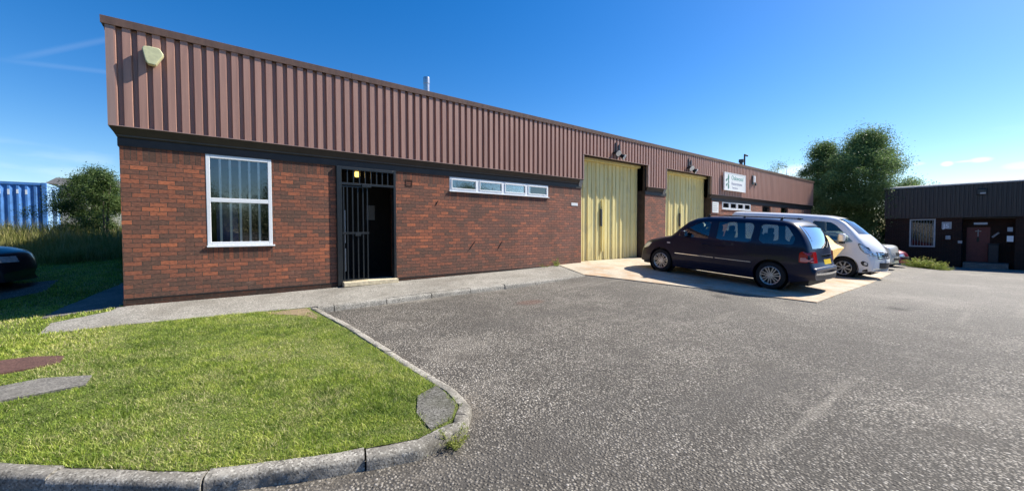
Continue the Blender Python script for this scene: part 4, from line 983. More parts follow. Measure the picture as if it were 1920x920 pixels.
ws = [(.98, 1.12), (1.55, 1.70), (1.92, 1.54), (1.5, 1.12)]
rg = [(4.32, 1.54), (4.55, 1.60), (4.90, 1.05), (4.42, 1.05)]
XN = 10.80 + .95; g0 = road_z(XN, -2.23) + .022; g1 = road_z(XN, -5.14) + .022
pit = math.atan2(g0 - g1, 2.91)
# nose points to +y: local +x -> world -y
def place(xc, ynose, wheels, rot, zf):
    pass
T, body = vehicle('people_carrier', 'navy blue people carrier parked nose-in at the nearer cream door', 'car', MP, M_navy,
    (XN, -1.36, g0 + math.tan(pit) * .97), R(-90), pit, (.97, 3.88), .325, side_w, (ws, .66), (rg, .60), cav=(1.25, 4.70, .50), style=1)
for s_ in (-1, 1):
    obj('side_trim', MP.line([(1.42, .60), (2.52, .60)], s_, .022, .006), M_chrome, T, world=False, smooth=60); obj('side_trim', MP.line([(2.56, .60), (3.44, .60)], s_, .022, .006), M_chrome, T, world=False, smooth=60)
    mb = MP.line([(1.40, 1.05), (1.36, .80), (1.38, .40), (1.44, .27), (2.44, .26), (2.48, .60), (2.48, 1.60)], s_, .007, .0); MP.line([(2.54, .27), (3.30, .27), (3.52, .62), (3.52, 1.60)], s_, .007, .0, mb); MP.line([(2.50, 1.0), (3.5, 1.0), (4.45, 1.02)], s_, .006, .0, mb)
    obj('door_seam', mb, M_dim, T, world=False)
    for x in (2.28, 2.68):
        mb = MB(); y = s_ * (MP.hw(x, .93) + .02); mb.box(x - .10, x + .10, y - .014, y + .014, .915, .945); obj('door_handle', mb, M_navy, T, world=False, bevel=.008)
    M_ = bpy.data.objects.new('mirror', None); C.objects.link(M_); M_.parent = T
    mb = MB(); y = s_ * (MP.hw(1.75, 1.12)); mb.bar((MP.def_(1.62, y), y, 1.14), (MP.def_(1.62, y), y + s_ * .12, 1.17), .03, 8); mb.box(MP.def_(1.52, y), MP.def_(1.66, y), min(y + s_ * .08, y + s_ * .27), max(y + s_ * .08, y + s_ * .27), 1.10, 1.26); obj('shell', mb, M_navy, M_, world=False, bevel=.035, smooth=40)
    mb = MB(); mb.box(MP.def_(1.665, y), MP.def_(1.668, y), min(y + s_ * .10, y + s_ * .25), max(y + s_ * .10, y + s_ * .25), 1.12, 1.24); obj('mirror_glass', mb, M_chrome, M_, world=False)
    mb = MB(); mb.bar((2.15, s_ * .62, 1.725), (4.0, s_ * .62, 1.72), .014, 8)
    for x in (2.2, 3.1, 3.95): mb.bar((x - .05, s_ * .62, 1.65), (x, s_ * .62, 1.735), .028, 8, .02)
    obj('roof_rail', mb, M_plastic, T, world=False, smooth=50)
    obj('headlight', MP.side(roundpoly([(.34, .64), (.36, .76), (.50, .83), (.64, .83), (.52, .70)], .04), s_, .010, skirt=.03), M_lens, T, world=False, smooth=60)
    obj('side_repeater', MP.side(roundpoly([(1.16, .86), (1.16, .90), (1.26, .90), (1.26, .86)], .015), s_, .012, .03), M_lens, T, world=False)
    tl = bpy.data.objects.new('tail_light', None); C.objects.link(tl); tl.parent = T
    obj('red_lens', MP.side(roundpoly([(4.44, .72), (4.43, .93), (4.47, .97), (4.64, .97), (4.68, .72)], .03), s_, .012, skirt=.04), M_red, tl, world=False, smooth=60)
    obj('reversing_lens', MP.side(roundpoly([(4.46, .74), (4.46, .83), (4.655, .83), (4.67, .74)], .02), s_, .016, skirt=.03), M_pinklens, tl, world=False, smooth=60)
    a, b = sorted((s_ * .60, s_ * .80)); obj('rear_lens', MP.end(True, .72, .97, a, b, .012), M_red, tl, world=False)
obj('bonnet_seam', MP.topp(.22, .235, -.95, .95, .002, 2, 16), M_dim, T, world=False)
obj('windscreen', MP.topp(1.08, 1.76, -.86, .86, -.004, 14, 14, skirt=.006), M_screen, T, world=False, smooth=60)
obj('rear_window', MP.end(True, 1.04, 1.56, -.72, .72, .006, 10, skirt=.008), glass_mat('rear_glass', (.12, .16, .2), refl=.95, k=1.5, b=.45, rough=.03), T, world=False, smooth=60)
obj('bumper_strip', MP.end(True, .455, .50, -.80, .80, .012), M_chrome, T, world=False, smooth=60)
obj('number_plate', MP.end(True, .68, .79, -.26, .26, .014), M_plate, T, world=False)
obj('tailgate_grip', MP.end(True, .86, .90, -.35, .35, .02), M_chrome, T, world=False)
obj('rear_wiper', MB().bar((4.72, -.05, 1.06), (4.63, .38, 1.20), .010, 6), M_plastic, T, world=False)
mb = MB()
for x, s_ in ((2.15, .38), (2.15, -.38), (3.15, .38), (3.15, -.38), (4.0, .35), (4.0, -.35)):
    mb.prism([(x - .05, .55), (x + .12, .55), (x + .26, 1.28), (x + .14, 1.32)], 'y', s_ - .24, s_ + .24); mb.box(x - .45, x + .08, s_ - .25, s_ + .25, .5, .72); mb.box(x + .17, x + .27, s_ - .12, s_ + .12, 1.30, 1.45)
obj('seat', mb, M_seat, T, world=False, bevel=.04)
mb = MB(); mb.box(1.25, 1.55, -.75, .75, .6, 1.04); mb.lathe([(.17, 0), (.19, .01), (.19, .03), (.17, .04)], (1.66, .38, 1.02), 'x', 20, closed=True); obj('dashboard', mb, M_plastic, T, world=False)
mb = MB(); mb.box(.25, 4.6, -.66, .66, .17, .30); obj('underbody', mb, M_dim, T, world=False)

# ---- white van, nose out to the yard
VN = Body(4.97, 1.98, [(0, .40), (.005, .62), (.04, .80), (.10, .95), (.22, 1.12), (.42, 1.33), (.56, 1.45), (.82, 1.68), (1.08, 1.88), (1.32, 2.00), (1.65, 2.06), (2.5, 2.085), (3.6, 2.09), (4.75, 2.08), (4.88, 2.03), (4.93, 1.6), (4.97, .9), (4.97, .40)],
          [(0, .32), (.25, .24), (.7, .22), (4.5, .28), (4.97, .38)], 1.22, tum=.15, r=.12, kf=.40, kr=.03, nose_r=.12, tail_r=.02, crown=.03, kl=1.3)
vw = [([(.80, 1.24), (1.06, 1.50), (1.34, 1.76), (1.50, 1.85), (2.02, 1.88), (2.02, 1.20), (1.30, 1.16)], M_cglass)]
vs_ = [(.45, 1.50), (.95, 2.10), (1.5, 1.93), (.95, 1.50)]
xv = 17.22 + .97; yv = -6.22; g0 = road_z(xv, -5.3) + .0; g1 = road_z(xv, -2.4) + .0; pit = -math.atan2(g1 - g0, 2.93)
T, vb = vehicle('panel_van', 'white panel van parked nose-out beyond the navy people carrier', 'van', VN, M_van, (xv, yv, g0 - math.tan(-pit) * .98 + .02), R(90), pit, (.98, 3.91), .335, vw, (vs_, .70), None, cav=(.62, 3.2, .45), style=0)
for s_ in (-1, 1):
    mb = VN.line([(.98, 1.14), (1.0, .95), (1.36, .80), (1.48, .30), (2.02, .29), (2.08, .6), (2.08, 1.86)], s_, .007, .0); VN.line([(2.2, .30), (2.2, 1.88), (3.3, 1.88), (3.3, .30)], s_, .006, .0, mb); obj('door_seam', mb, M_dim, T, world=False)
    obj('headlight', VN.side(roundpoly([(.365, .86), (.365, .95), (.47, 1.075), (.65, 1.205), (.68, 1.17), (.60, 1.0), (.48, .885)], .03), s_, .010, skirt=.03), M_dim, T, world=False, smooth=60)
    obj('headlight_lens', VN.side(roundpoly([(.38, .87), (.38, .94), (.48, 1.06), (.64, 1.18), (.66, 1.14), (.58, 1.0), (.48, .90)], .03), s_, .018, skirt=.03), M_lens, T, world=False, smooth=60)
    obj('fog_lamp_surround', VN.side(roundpoly([(.36, .46), (.37, .58), (.50, .64), (.56, .58), (.50, .48)], .04), s_, .010, skirt=.03), M_plastic, T, world=False, smooth=60)
    obj('fog_lamp', VN.side(roundpoly([(.39, .50), (.39, .58), (.47, .59), (.47, .51)], .03), s_, .018, skirt=.03), M_lens, T, world=False)
    obj('bumper_corner', VN.side(roundpoly([(.36, .29), (.37, .38), (.48, .33), (.50, .28)], .02), s_, .008, skirt=.03), M_plastic, T, world=False)
    obj('side_moulding', VN.side([(1.50, .52), (1.50, .62), (2.02, .62), (2.02, .52)], s_, .014, skirt=.03), M_plastic, T, world=False)
    mb = MB(); y = s_ * (VN.hw(1.9, .98) + .02); mb.box(1.80, 1.98, y - .015, y + .015, .96, 1.0); obj('door_handle', mb, M_plastic, T, world=False, bevel=.008)
    a, b_ = sorted((s_ * .50, s_ * .86)); obj('front_lamp', VN.end(False, .80, .93, a, b_, .010), M_lens, T, world=False)
    Mr = bpy.data.objects.new('mirror', None); C.objects.link(Mr); Mr.parent = T
    y = s_ * (VN.hw(1.1, 1.25)); xx = 1.12
    mb = MB(); mb.bar((xx, y, 1.20), (xx - .03, y + s_ * .12, 1.23), .035, 8); a, b = sorted((y + s_ * .08, y + s_ * .30)); mb.box(xx - .13, xx + .0, a, b, 1.16, 1.22); obj('arm', mb, M_plastic, Mr, world=False, bevel=.02)
    mb = MB(); mb.box(xx - .14, xx + .03, a, b, 1.225, 1.50); obj('shell', mb, M_van, Mr, world=False, bevel=.05, smooth=40)
    mb = MB(); mb.box(xx + .031, xx + .034, a + .02, b - .02, 1.25, 1.47); obj('mirror_glass', mb, M_chrome, Mr, world=False)
obj('windscreen', VN.topp(.56, 1.26, -.88, .88, -.004, 14, 14, skirt=.006), M_screen, T, world=False, smooth=60)
obj('grille', VN.end(False, .72, .95, -.62, .62, .012), M_plastic, T, world=False)
mb = MB()
for z in (.76, .82, .88): 
    for a, b in ((-.6, .6),): VN.end(False, z, z + .018, a, b, .022, mb=mb, skirt=.012)
obj('grille_bar', mb, M_chrome, T, world=False)
obj('lower_grille', VN.end(False, .42, .60, -.55, .55, .010), M_plastic, T, world=False)
obj('number_plate', VN.end(False, .60, .70, -.26, .26, .02), M_board, T, world=False)
mb = MB(); mb.prism([(1.7, .5), (1.95, .5), (2.15, 1.45), (2.0, 1.48)], 'y', -.78, -.25); mb.prism([(1.7, .5), (1.95, .5), (2.15, 1.45), (2.0, 1.48)], 'y', .05, .78); mb.box(.8, 1.15, -.8, .8, .6, 1.18); mb.box(2.45, 2.5, -.85, .85, .5, 1.95)
obj('seat', mb, M_seat, T, world=False, bevel=.04)
obj('underbody', MB().box(.3, 4.8, -.68, .68, .18, .34), M_dim, T, world=False)

# ---- two more cars beyond the van, nose out
SC = Body(4.4, 1.78, [(0, .45), (.01, .62), (.04, .85), (.08, 1.02), (.25, 1.10), (1.1, 1.15), (1.35, 1.22), (1.80, 1.56), (2.2, 1.68), (3.6, 1.68), (4.1, 1.45), (4.35, 1.05), (4.40, .8), (4.4, .45)], [(0, .30), (4.4, .32)], 1.02, tum=.16, r=.07, kf=.16, nose_r=.04)
scw = [([(1.62, 1.06), (1.95, 1.42), (2.4, 1.50), (2.4, 1.06)], M_cglass), ([(2.5, 1.06), (2.5, 1.50), (3.5, 1.48), (3.7, 1.1)], M_cglass)]
def small_car(name, label, Bd, mat, xc, yn, lamps, W2=True, rz=90):
    g0 = road_z(xc, yn + .9); 
    T, b = vehicle(name, label, 'car', Bd, mat, (xc, yn, g0 - .03), R(rz), -.03, (.85, 3.35), .31, scw, ([(1.28, 1.12), (1.78, 1.48), (1.84, 1.42), (1.36, 1.06)], .62), None, cav=(1.4, 3.9, .5))
    obj('windscreen', Bd.topp(1.32, 1.83, -.86, .86, -.004, 8, 8, skirt=.006), M_screen, T, world=False)
    for s_ in (-1, 1):
        obj('headlight', Bd.side(roundpoly(lamps, .03), s_, .012, skirt=.03), M_lens, T, world=False)
        a, b_ = sorted((s_ * .42, s_ * .74)); obj('front_lamp', Bd.end(False, lamps[0][1], lamps[0][1] + .13, a, b_, .012), M_lens, T, world=False)
    obj('grille', Bd.end(False, .66, .80, -.40, .40, .012), M_plastic, T, world=False)
    obj('lower_grille', Bd.end(False, .46, .56, -.6, .6, .012), M_plastic, T, world=False)
    obj('underbody', MB().box(.3, 4.1, -.6, .6, .18, .34), M_dim, T, world=False)
    return T
small_car('parked_car', 'pale pearl-coloured car whose nose shows past the white van', SC, M_pearl, 25.2, -5.55, [(.20, .66), (.20, .80), (.36, .82), (.34, .68)])
SD = Body(4.2, 1.74, [(0, .40), (.01, .52), (.05, .64), (.14, .74), (.4, .84), (1.1, .98), (1.35, 1.08), (1.85, 1.38), (2.2, 1.46), (3.4, 1.44), (3.9, 1.2), (4.15, .98), (4.2, .6), (4.2, .4)], [(0, .24), (4.2, .30)], .96, tum=.16, r=.1, kf=.34, nose_r=.12)
small_car('parked_car', 'maroon car farthest right in the row beside the weeds', SD, M_maroon, 28.7, -5.45, [(.36, .56), (.37, .68), (.58, .74), (.54, .60)])
# ---- black car on the left, nose towards the unit
T2 = None
SE = Body(4.3, 1.76, [(0, .40), (.01, .55), (.04, .68), (.12, .78), (.35, .86), (1.1, .97), (1.35, 1.06), (1.9, 1.38), (2.2, 1.44), (3.4, 1.42), (3.9, 1.2), (4.25, .95), (4.3, .6), (4.3, .4)], [(0, .20), (4.3, .26)], .96, tum=.16, r=.1, kf=.30, nose_r=.12)
cz = top_z(-3.5, 4.2) + .01
T2, b = vehicle('parked_car', 'shaded black car cut by the left edge, nose towards the brick corner', 'car', SE, M_blackcar, (-2.86, 4.45, cz), R(180), 0, (.85, 3.35), .31, scw, ([(1.28, 1.10), (1.82, 1.40), (1.88, 1.34), (1.36, 1.02)], .62), None, cav=(1.4, 3.9, .5))
T2.matrix_basis = Matrix.Translation((-2.86, 4.45, cz)) @ Matrix.Rotation(R(176), 4, 'Z')
for s_ in (-1, 1):
    obj('headlight', SE.side(roundpoly([(.34, .60), (.35, .71), (.55, .77), (.50, .64)], .03), s_, .012, skirt=.03), M_lens, T2, world=False)
    a, b_ = sorted((s_ * .42, s_ * .74)); obj('front_lamp', SE.end(False, .60, .72, a, b_, .012), M_lens, T2, world=False)
obj('grille', SE.end(False, .62, .72, -.36, .36, .012), M_plastic, T2, world=False); obj('windscreen', SE.topp(1.32, 1.87, -.86, .86, -.004, 8, 8, skirt=.006), M_screen, T2, world=False)
obj('underbody', MB().box(.3, 4.0, -.6, .6, .16, .30), M_dim, T2, world=False)
# ---- yellow canvas over a trolley between the navy car and the van
p1 = Vector((14.9, -5.0)); gz = road_z(14.9, -5.0)
Y0 = thing('covered_trolley', 'trolley under a sloping yellow canvas between the navy carrier and white van', 'trolley', (p1.x, p1.y, gz + .02))
def tp(px, py, Y): q = px_on_y(px, py, Y); return (q.x, q.y, q.z)
mb = MB(); top_ = [tp(1539, 436, -4.6), tp(1552, 442, -4.9), tp(1568, 457, -5.2), tp(1583, 464, -5.45)]; lo = [tp(1530, 440, -4.9), tp(1541, 452, -5.2), tp(1548, 463, -5.45), tp(1556, 471, -5.7)]
md_ = [tuple((a + b) / 2 for a, b in zip(p, q)) for p, q in zip(top_, lo)]; md_ = [(a, b, c + .03) for a, b, c in md_]
V = top_ + md_ + lo + [(x, y, z - .35) for x, y, z in lo] + [(x + .1, y + .25, z - .3) for x, y, z in top_]
mb.add(V, [(r_ * 4 + i, r_ * 4 + i + 1, (r_ + 1) * 4 + i + 1, (r_ + 1) * 4 + i) for r_ in range(3) for i in range(3)] + [(i, i + 1, 17 + i, 16 + i) for i in range(3)] + [(0, 4, 8, 12), (0, 12, 16), (3, 7, 11, 15), (3, 15, 19)])
obj('canvas', mb, M_tan, Y0)
c0 = Vector(lo[2]); mb = MB()
for dx, dy in ((0, .1), (.1, .75), (.45, .15), (.5, .75)): mb.bar((c0.x + dx, c0.y + dy, gz + .05), (c0.x + dx, c0.y + dy, c0.z - .06), .02, 6)
mb.box(c0.x - .02, c0.x + .52, c0.y + .08, c0.y + .78, c0.z - .55, c0.z - .52); obj('frame', mb, M_black, Y0)

# ------------------------------------------------------------------ blue container on the left
cx1, cy1, czb, czt = -5.9, 21.0, .90, 3.50
K = thing('shipping_container', 'blue corrugated container with pale blue end behind the weeds', 'container', (cx1 - 3, cy1 + 1.2, czb))
mb = MB(); P = []; x = cx1 - 6.05 + .08; dep_ = .036
while x < cx1 - .16:
    P += [(x, 0), (x + .07, 0), (x + .14, dep_), (x + .21, dep_)]; x += .278
P = [(min(a, cx1 - .1), d) for a, d in P]
vs = [(a, cy1 + .02 + d, z) for a, d in P for z in (czb + .12, czt - .1)]; mb.add(vs, [(2 * i, 2 * i + 2, 2 * i + 3, 2 * i + 1) for i in range(len(P) - 1)])
obj('side_panel', mb, M_ctn, K)
mb = MB(); mb.box(cx1 - 6.05, cx1 - .15, cy1 - .0, cy1 + .06, czt - .12, czt); mb.box(cx1 - 6.05, cx1 - .15, cy1, cy1 + .06, czb, czb + .14)
for a in (cx1 - .15, cx1 - 6.2): mb.box(a, a + .15, cy1 - .01, cy1 + .15, czb, czt + .01); mb.box(a, a + .15, cy1 + 2.29, cy1 + 2.44, czb, czt + .01)
obj('frame', mb, M_ctn, K)
mb = MB(); mb.box(cx1 - .06, cx1 - .02, cy1 + .15, cy1 + 2.29, czb + .1, czt - .06); mb.box(cx1 - .03, cx1 + .005, cy1 + .15, cy1 + 2.29, czt - .12, czt); obj('end_panel', mb, M_ctn2, K)
mb = MB(); mb.box(cx1 - 6.1, cx1 - .05, cy1 + .06, cy1 + 2.44, czt - .04, czt - .01); mb.box(cx1 - 6.1, cx1 - .05, cy1 + 2.38, cy1 + 2.43, czb, czt - .05); obj('roof_panel', mb, M_ctn, K)
mb = MB(); x = cx1 - 6.05 + .08; i = 0
while x < cx1 - .4:
    if i % 9 not in (2, 6): mb.box(x + .0, x + .07, cy1 + .012, cy1 + .0195, czt - .56 - .03 * (i % 3), czt - .36)
    x += .278; i += 1
obj('painted_mark', mb, M_ctnw, K)
gb = thing('outbuilding', 'pale low outbuilding with a dark roof partly behind the left bush', 'building', (-5.5, 31, 1.2))
mb = MB(); mb.box(-7.3, -2.5, 29, 34, .9, 4.1); obj('wall', mb, M_render, gb)
mb = MB(); mb.prism([(28.8, 4.1), (31.5, 4.75), (34.2, 4.1)], 'x', -7.5, -2.3); obj('roof', mb, M_felt, gb)
mb = MB(); mb.box(-5.6, -4.4, 28.97, 28.999, 2.3, 3.8); obj('door', mb, M_dim, gb)
p = px_on_y(140, 350, 22.0)
mb = MB(); mb.box(p.x - .5, p.x + .5, 22, 22.5, .8, p.z); mb.box(p.x - .6, p.x + .6, 21.95, 22.55, p.z, p.z + .08); tag(center_thing(obj('utility_cabinet', mb, M_soffit_end, bevel=.03)), 'tall pale grey-green cabinet right of the blue container', 'cabinet')

# ------------------------------------------------------------------ vegetation
def quads_mesh(name, cen, ax, bx, mat, parent=None, tri=False):
    n_ = len(cen); me = bpy.data.meshes.new(name)
    if tri: V = np.stack([cen - ax, cen + ax, cen + bx], 1); k = 3
    else: V = np.stack([cen - bx, cen + ax * .5 - bx * .1, cen + bx, cen - ax * .5 - bx * .1], 1); k = 4
    me.vertices.add(n_ * k); me.vertices.foreach_set('co', V.reshape(-1).astype(np.float32)); me.loops.add(n_ * k); me.loops.foreach_set('vertex_index', np.arange(n_ * k, dtype=np.int32))
    me.polygons.add(n_); me.polygons.foreach_set('loop_start', np.arange(0, n_ * k, k, dtype=np.int32)); me.polygons.foreach_set('loop_total', np.full(n_, k, dtype=np.int32)); me.update(); me.validate()
    me.materials.append(mat); o = bpy.data.objects.new(name, me); C.objects.link(o)
    if parent is not None: o.parent = parent
    return o
def tree(name, label, loc, h, rad, trunks, nclump, nleaf, lsize, mat, cat='tree', zlow=.15, lean=None, group=None, shape=1.0, csize=.16, seed=1, pw=.8):
    g = np.random.default_rng(seed); T = thing(name, label, cat, loc, group=group); limbs = MB(); cl_c = []
    tips = []
    for k in range(trunks):
        a = g.uniform(0, 6.28); off = np.array([math.cos(a), math.sin(a)]) * rad * (.0 if trunks == 1 else g.uniform(.05, .22)); hh = h * g.uniform(.82, .97)
        p = np.array([off[0] * .3, off[1] * .3, -.1]); pts = [p]; d = np.array([off[0] / h, off[1] / h, 1.0])
        for i in range(9): p = p + d * hh / 9 + np.append(g.normal(0, .05, 2) * hh / 9, 0); pts.append(p)
        r_ = .035 * h * (.55 if trunks > 1 else .75)
        for i in range(9): limbs.bar(pts[i], pts[i + 1], r_ * (1 - i / 9.6), 7, r_ * (1 - (i + 1) / 9.6))
        tips += pts[3:]
    # clumps fill an uneven envelope
    lob = [(g.uniform(0, 6.28), g.uniform(.25, .95), g.uniform(.15, .36)) for _ in range(14)]
    tries = 0
    while len(cl_c) < nclump and tries < nclump * 60:
        tries += 1; z = g.uniform(zlow, 1.0); a = g.uniform(0, 6.28); prof = (math.sin(math.pi * min(1, (z - zlow + .12) / (1.0 - zlow + .14)) ** pw)) ** .75 * shape
        bump_ = 1.0 + sum(m_ * math.exp(-((z - zz) / .14) ** 2) * max(0, math.cos(a - aa)) ** 3 for aa, zz, m_ in lob) - .22
        q = math.sqrt(g.uniform(.12, 1.0)); rr = rad * prof * bump_ * q
        cl_c.append(np.array([rr * math.cos(a), rr * math.sin(a), z * h]))
    for c in cl_c[::6]:
        t_ = min(tips, key=lambda p: np.linalg.norm(p - c) + 2 * max(0, p[2] - c[2])); limbs.bar(t_, c, .008 * h * .6, 5, .002 * h)
    obj('trunk', limbs, M_bark, T, world=False, smooth=60)
    per = nleaf // len(cl_c); cen = []
    for c in cl_c:
        s_ = csize * rad * g.uniform(.6, 1.5); k = int(per * g.uniform(.5, 1.5)); dlt = g.normal(0, 1, (k, 3)) * np.array([s_, s_, s_ * .75]); cen.append(c + dlt)
    cen = np.concatenate(cen); n_ = len(cen); ax = g.normal(0, 1, (n_, 3)); ax /= np.linalg.norm(ax, axis=1)[:, None]; bx = g.normal(0, 1, (n_, 3)); bx -= (bx * ax).sum(1)[:, None] * ax; bx /= np.linalg.norm(bx, axis=1)[:, None]
    sz = lsize * g.uniform(.5, 1.4, (n_, 1)); quads_mesh('crown', cen, ax * sz * .62, bx * sz, mat, T)
    return T
tree('leafy_tree', 'taller right-hand leafy tree between the two units', (38.6, -1.9, -.9), 8.8, 3.3, 5, 300, 190000, .064, M_leaf, zlow=.0, csize=.11, seed=5, pw=.7)
tree('leafy_tree', 'slightly lower leafy tree just past the brown unit end', (38.3, .6, -.9), 8.5, 2.5, 4, 210, 115000, .064, M_leaf, zlow=.0, csize=.13, seed=15, pw=.66)
tree('leafy_tree', 'small bare-looking tree tip left of the tall leafy tree', (46, 6.2, -.9), 8.6, 2.2, 2, 40, 3500, .07, M_leaf, zlow=.3, seed=9)
tree('leafy_tree', 'low treetop just showing over the dark unit roof', (58, -3.4, -.9), 6.4, 1.6, 2, 50, 6000, .09, M_leaf, zlow=.3, seed=12)
tree('bush', 'dark rounded bush left of the brick corner', (-3.75, 17.3, top_z(-3.75, 17.3)), 3.1, 1.2, 4, 70, 46000, .040, M_leaf2, 'bush', zlow=.0, csize=.17, seed=3)
tree('bush', 'smaller bush tucked behind the brick corner', (-3.15, 15.4, top_z(-3.15, 15.4)), 2.9, .8, 3, 40, 10000, .05, M_leaf2, 'bush', zlow=.0, csize=.2, seed=4)
# trees behind the camera mirrored in the glass; left ones added to block skylight
tb = tree('hedge_tree', 'unseen tree, those behind mirrored in the glass, those left added to block skylight', (-9, -34, -.6), 6.3, 4.8, 2, 190, 170000, .065, M_leaf2, zlow=.0, csize=.2, seed=20, group='trees across the road')
for x, y, s_ in ((-1, -36, .85), (8, -33, 1.0), (-19, -33, 1.1), (17, -35, .95), (-28, -30, 1.2), (27, -34, 1.0), (-30, -20, 1.2), (-28, -11, 1.0), (-30, -3, 1.15), (-31, 6, 1.1), (-11.5, 3, .9), (-12.5, 10, .9), (-12, -5, .8)):
    c = copy_tree(tb); c.location = (x, y, -.6); c.scale = (s_, s_, s_); c['label'] = 'unseen tree, those behind mirrored in the glass, those left added to block skylight'
# grass blades
def blades(name, n_, xr, yr, hmin, hmax, wd, mat, keep, zf=top_z, lean=.5, dens=None, kind='stuff', label=None, cat=None, seg2=True):
    g = np.random.default_rng(len(name) + n_); X = g.uniform(*xr, n_); Y = g.uniform(*yr, n_); m_ = keep(X, Y, g); X, Y = X[m_], Y[m_]; n_ = len(X)
    # heights on a lattice of the ground function
    gx = np.linspace(xr[0], xr[1], 60); gy = np.linspace(yr[0], yr[1], 60); Z = np.array([[zf(a, b) for b in gy] for a in gx])
    fx = (X - xr[0]) / (xr[1] - xr[0]) * 59; fy = (Y - yr[0]) / (yr[1] - yr[0]) * 59; ix = np.clip(fx.astype(int), 0, 58); iy = np.clip(fy.astype(int), 0, 58); fx -= ix; fy -= iy
    z = Z[ix, iy] * (1 - fx) * (1 - fy) + Z[ix + 1, iy] * fx * (1 - fy) + Z[ix, iy + 1] * (1 - fx) * fy + Z[ix + 1, iy + 1] * fx * fy
    h = g.uniform(hmin, hmax, n_) * (1 + .3 * np.sin(X * 3.1 + 1) * np.sin(Y * 2.7) + .25 * np.sin(X * 11 + 3 * np.sin(Y * 5)) * np.sin(Y * 9.3 + 2 * np.sin(X * 4))); a = g.uniform(0, 6.283, n_); b = g.uniform(0, 6.283, n_); w_ = wd * g.uniform(.6, 1.3, n_)
    base = np.stack([X, Y, z - .004], 1); side = np.stack([np.cos(a), np.sin(a), a * 0], 1) * w_[:, None]
    ln = (g.uniform(.1, 1, n_) * lean * h); dirv = np.stack([np.cos(b), np.sin(b), b * 0], 1)
    mid = base + dirv * (ln * .3)[:, None] + np.stack([a * 0, a * 0, h * .6], 1); tip = base + dirv * ln[:, None] + np.stack([a * 0, a * 0, h], 1)
    V = np.stack([base - side, base + side, mid + side * .75, mid - side * .75, tip], 1); me = bpy.data.meshes.new(name)
    me.vertices.add(n_ * 5); me.vertices.foreach_set('co', V.reshape(-1).astype(np.float32))
    idx = np.arange(n_)[:, None] * 5 + np.array([0, 1, 2, 3, 3, 2, 4])[None]; me.loops.add(n_ * 7); me.loops.foreach_set('vertex_index', idx.reshape(-1).astype(np.int32))
    me.polygons.add(n_ * 2); st = (np.arange(n_)[:, None] * 7 + np.array([0, 4])[None]).reshape(-1); me.polygons.foreach_set('loop_start', st.astype(np.int32)); me.polygons.foreach_set('loop_total', np.tile([4, 3], n_).astype(np.int32))
    me.update(); me.validate(); me.materials.append(mat); o = bpy.data.objects.new(name, me); C.objects.link(o); return tag(o, label, cat, kind=kind)
LP = np.array(inset(kerb_front, KW + .0)); 
def poly_mask(X, Y, P):
    c = np.zeros(len(X), bool); j = len(P) - 1
    for i in range(len(P)):
        xi, yi = P[i]; xj, yj = P[j]
        if yi != yj: c ^= ((yi > Y) != (yj > Y)) & (X < (xj - xi) * (Y - yi) / (yj - yi) + xi)
        j = i
    return c
ex = [path_poly, side_path, drive, [(1.36, -5.98), (1.50, -5.70), (1.735, -5.60), (1.725, -5.78), (1.70, -6.02), (1.55, -6.215), (1.34, -6.27)],
      [px_ground(*p) for p in [(120, 670), (112, 682), (60, 692), (0, 703), (-60, 712), (-60, 690), (0, 679), (60, 671)]], [px_ground(*p) for p in [(172, 706), (160, 724), (90, 738), (0, 756), (-70, 770), (-70, 736), (0, 727), (80, 712)]]]
def keep_lawn(X, Y, g):
    m_ = poly_mask(X, Y, lawn_poly)
    jx = X + g.normal(0, .02, len(X)) + .03 * np.sin(Y * 17 + X * 5); jy = Y + g.normal(0, .02, len(X)) + .035 * np.sin(X * 13) * np.sin(X * 4.1 + 1)
    for e in ex[:4]: m_ &= ~poly_mask(jx, jy, e)
    kx = jx + g.normal(0, .03, len(X)); ky = jy + g.normal(0, .03, len(X))
    for e in ex[4:]: m_ &= ~poly_mask(kx, ky, e)
    # worn bare corner by the path
    worn = np.exp(-(((X - 1.20) / .26) ** 2 + ((Y + 1.84) / .24) ** 2) ** 2); m_ &= g.uniform(0, 1, len(X)) > worn * .85
    m_ &= ~((X > -.99) & (Y > -.0))
    m_ &= ~((X > 1.30) & (g.uniform(0, 1, len(X)) < .25))
    return m_
def near(X, Y, g):
    d = np.hypot(X, Y + 8.965); return keep_lawn(X, Y, g) & (g.uniform(0, 1, len(X)) < np.clip((3.2 / d) ** 1.3, .25, 1))
blades('lawn_grass', 520000, (-3.4, 1.75), (-6.5, -1.3),   .012, .036, .0024, M_blade, near, lean=1.5, label='short mown yellow-green grass of the front lawn', cat='grass')
blades('lawn_grass', 110000, (-9, -.95), (-2.4, 9.0), .02, .05, .006, M_blade, lambda X, Y, g: keep_lawn(X, Y, g) & (X < -.95), lean=1.0, label='shaded grass beside the unit', cat='grass')
blades('tall_grass', 42000, (-16, -1.0), (8.3, 12.5), .15, .5, .006, M_tall, lambda X, Y, g: (g.uniform(0, 1, len(X)) < .5 + .5 * np.sin(X * 1.7) * np.sin(Y * 2 + X)) , lean=.5, label='rough tall dry grass bank in front of the container', cat='grass')
blades('tall_grass', 30000, (-22, -1.0), (12.5, 20.5), .3, .85, .009, M_tall, lambda X, Y, g: X < 100, lean=.45, label='sunlit rough grass behind the bank', cat='grass')
blades('kerb_grass', 5000, (-1.9, 1.75), (-6.5, -4.2), .02, .05, .002, M_blade, lambda X, Y, g: poly_mask(X, Y, inset(kerb_front, KW - .03) + [(-12, 3), (0, 3)]) & ~poly_mask(X, Y, inset(kerb_front, KW + .04) + [(-12, 3), (0, 3)]), lean=1.3, label='grass fringe growing over the kerb top', cat='grass')
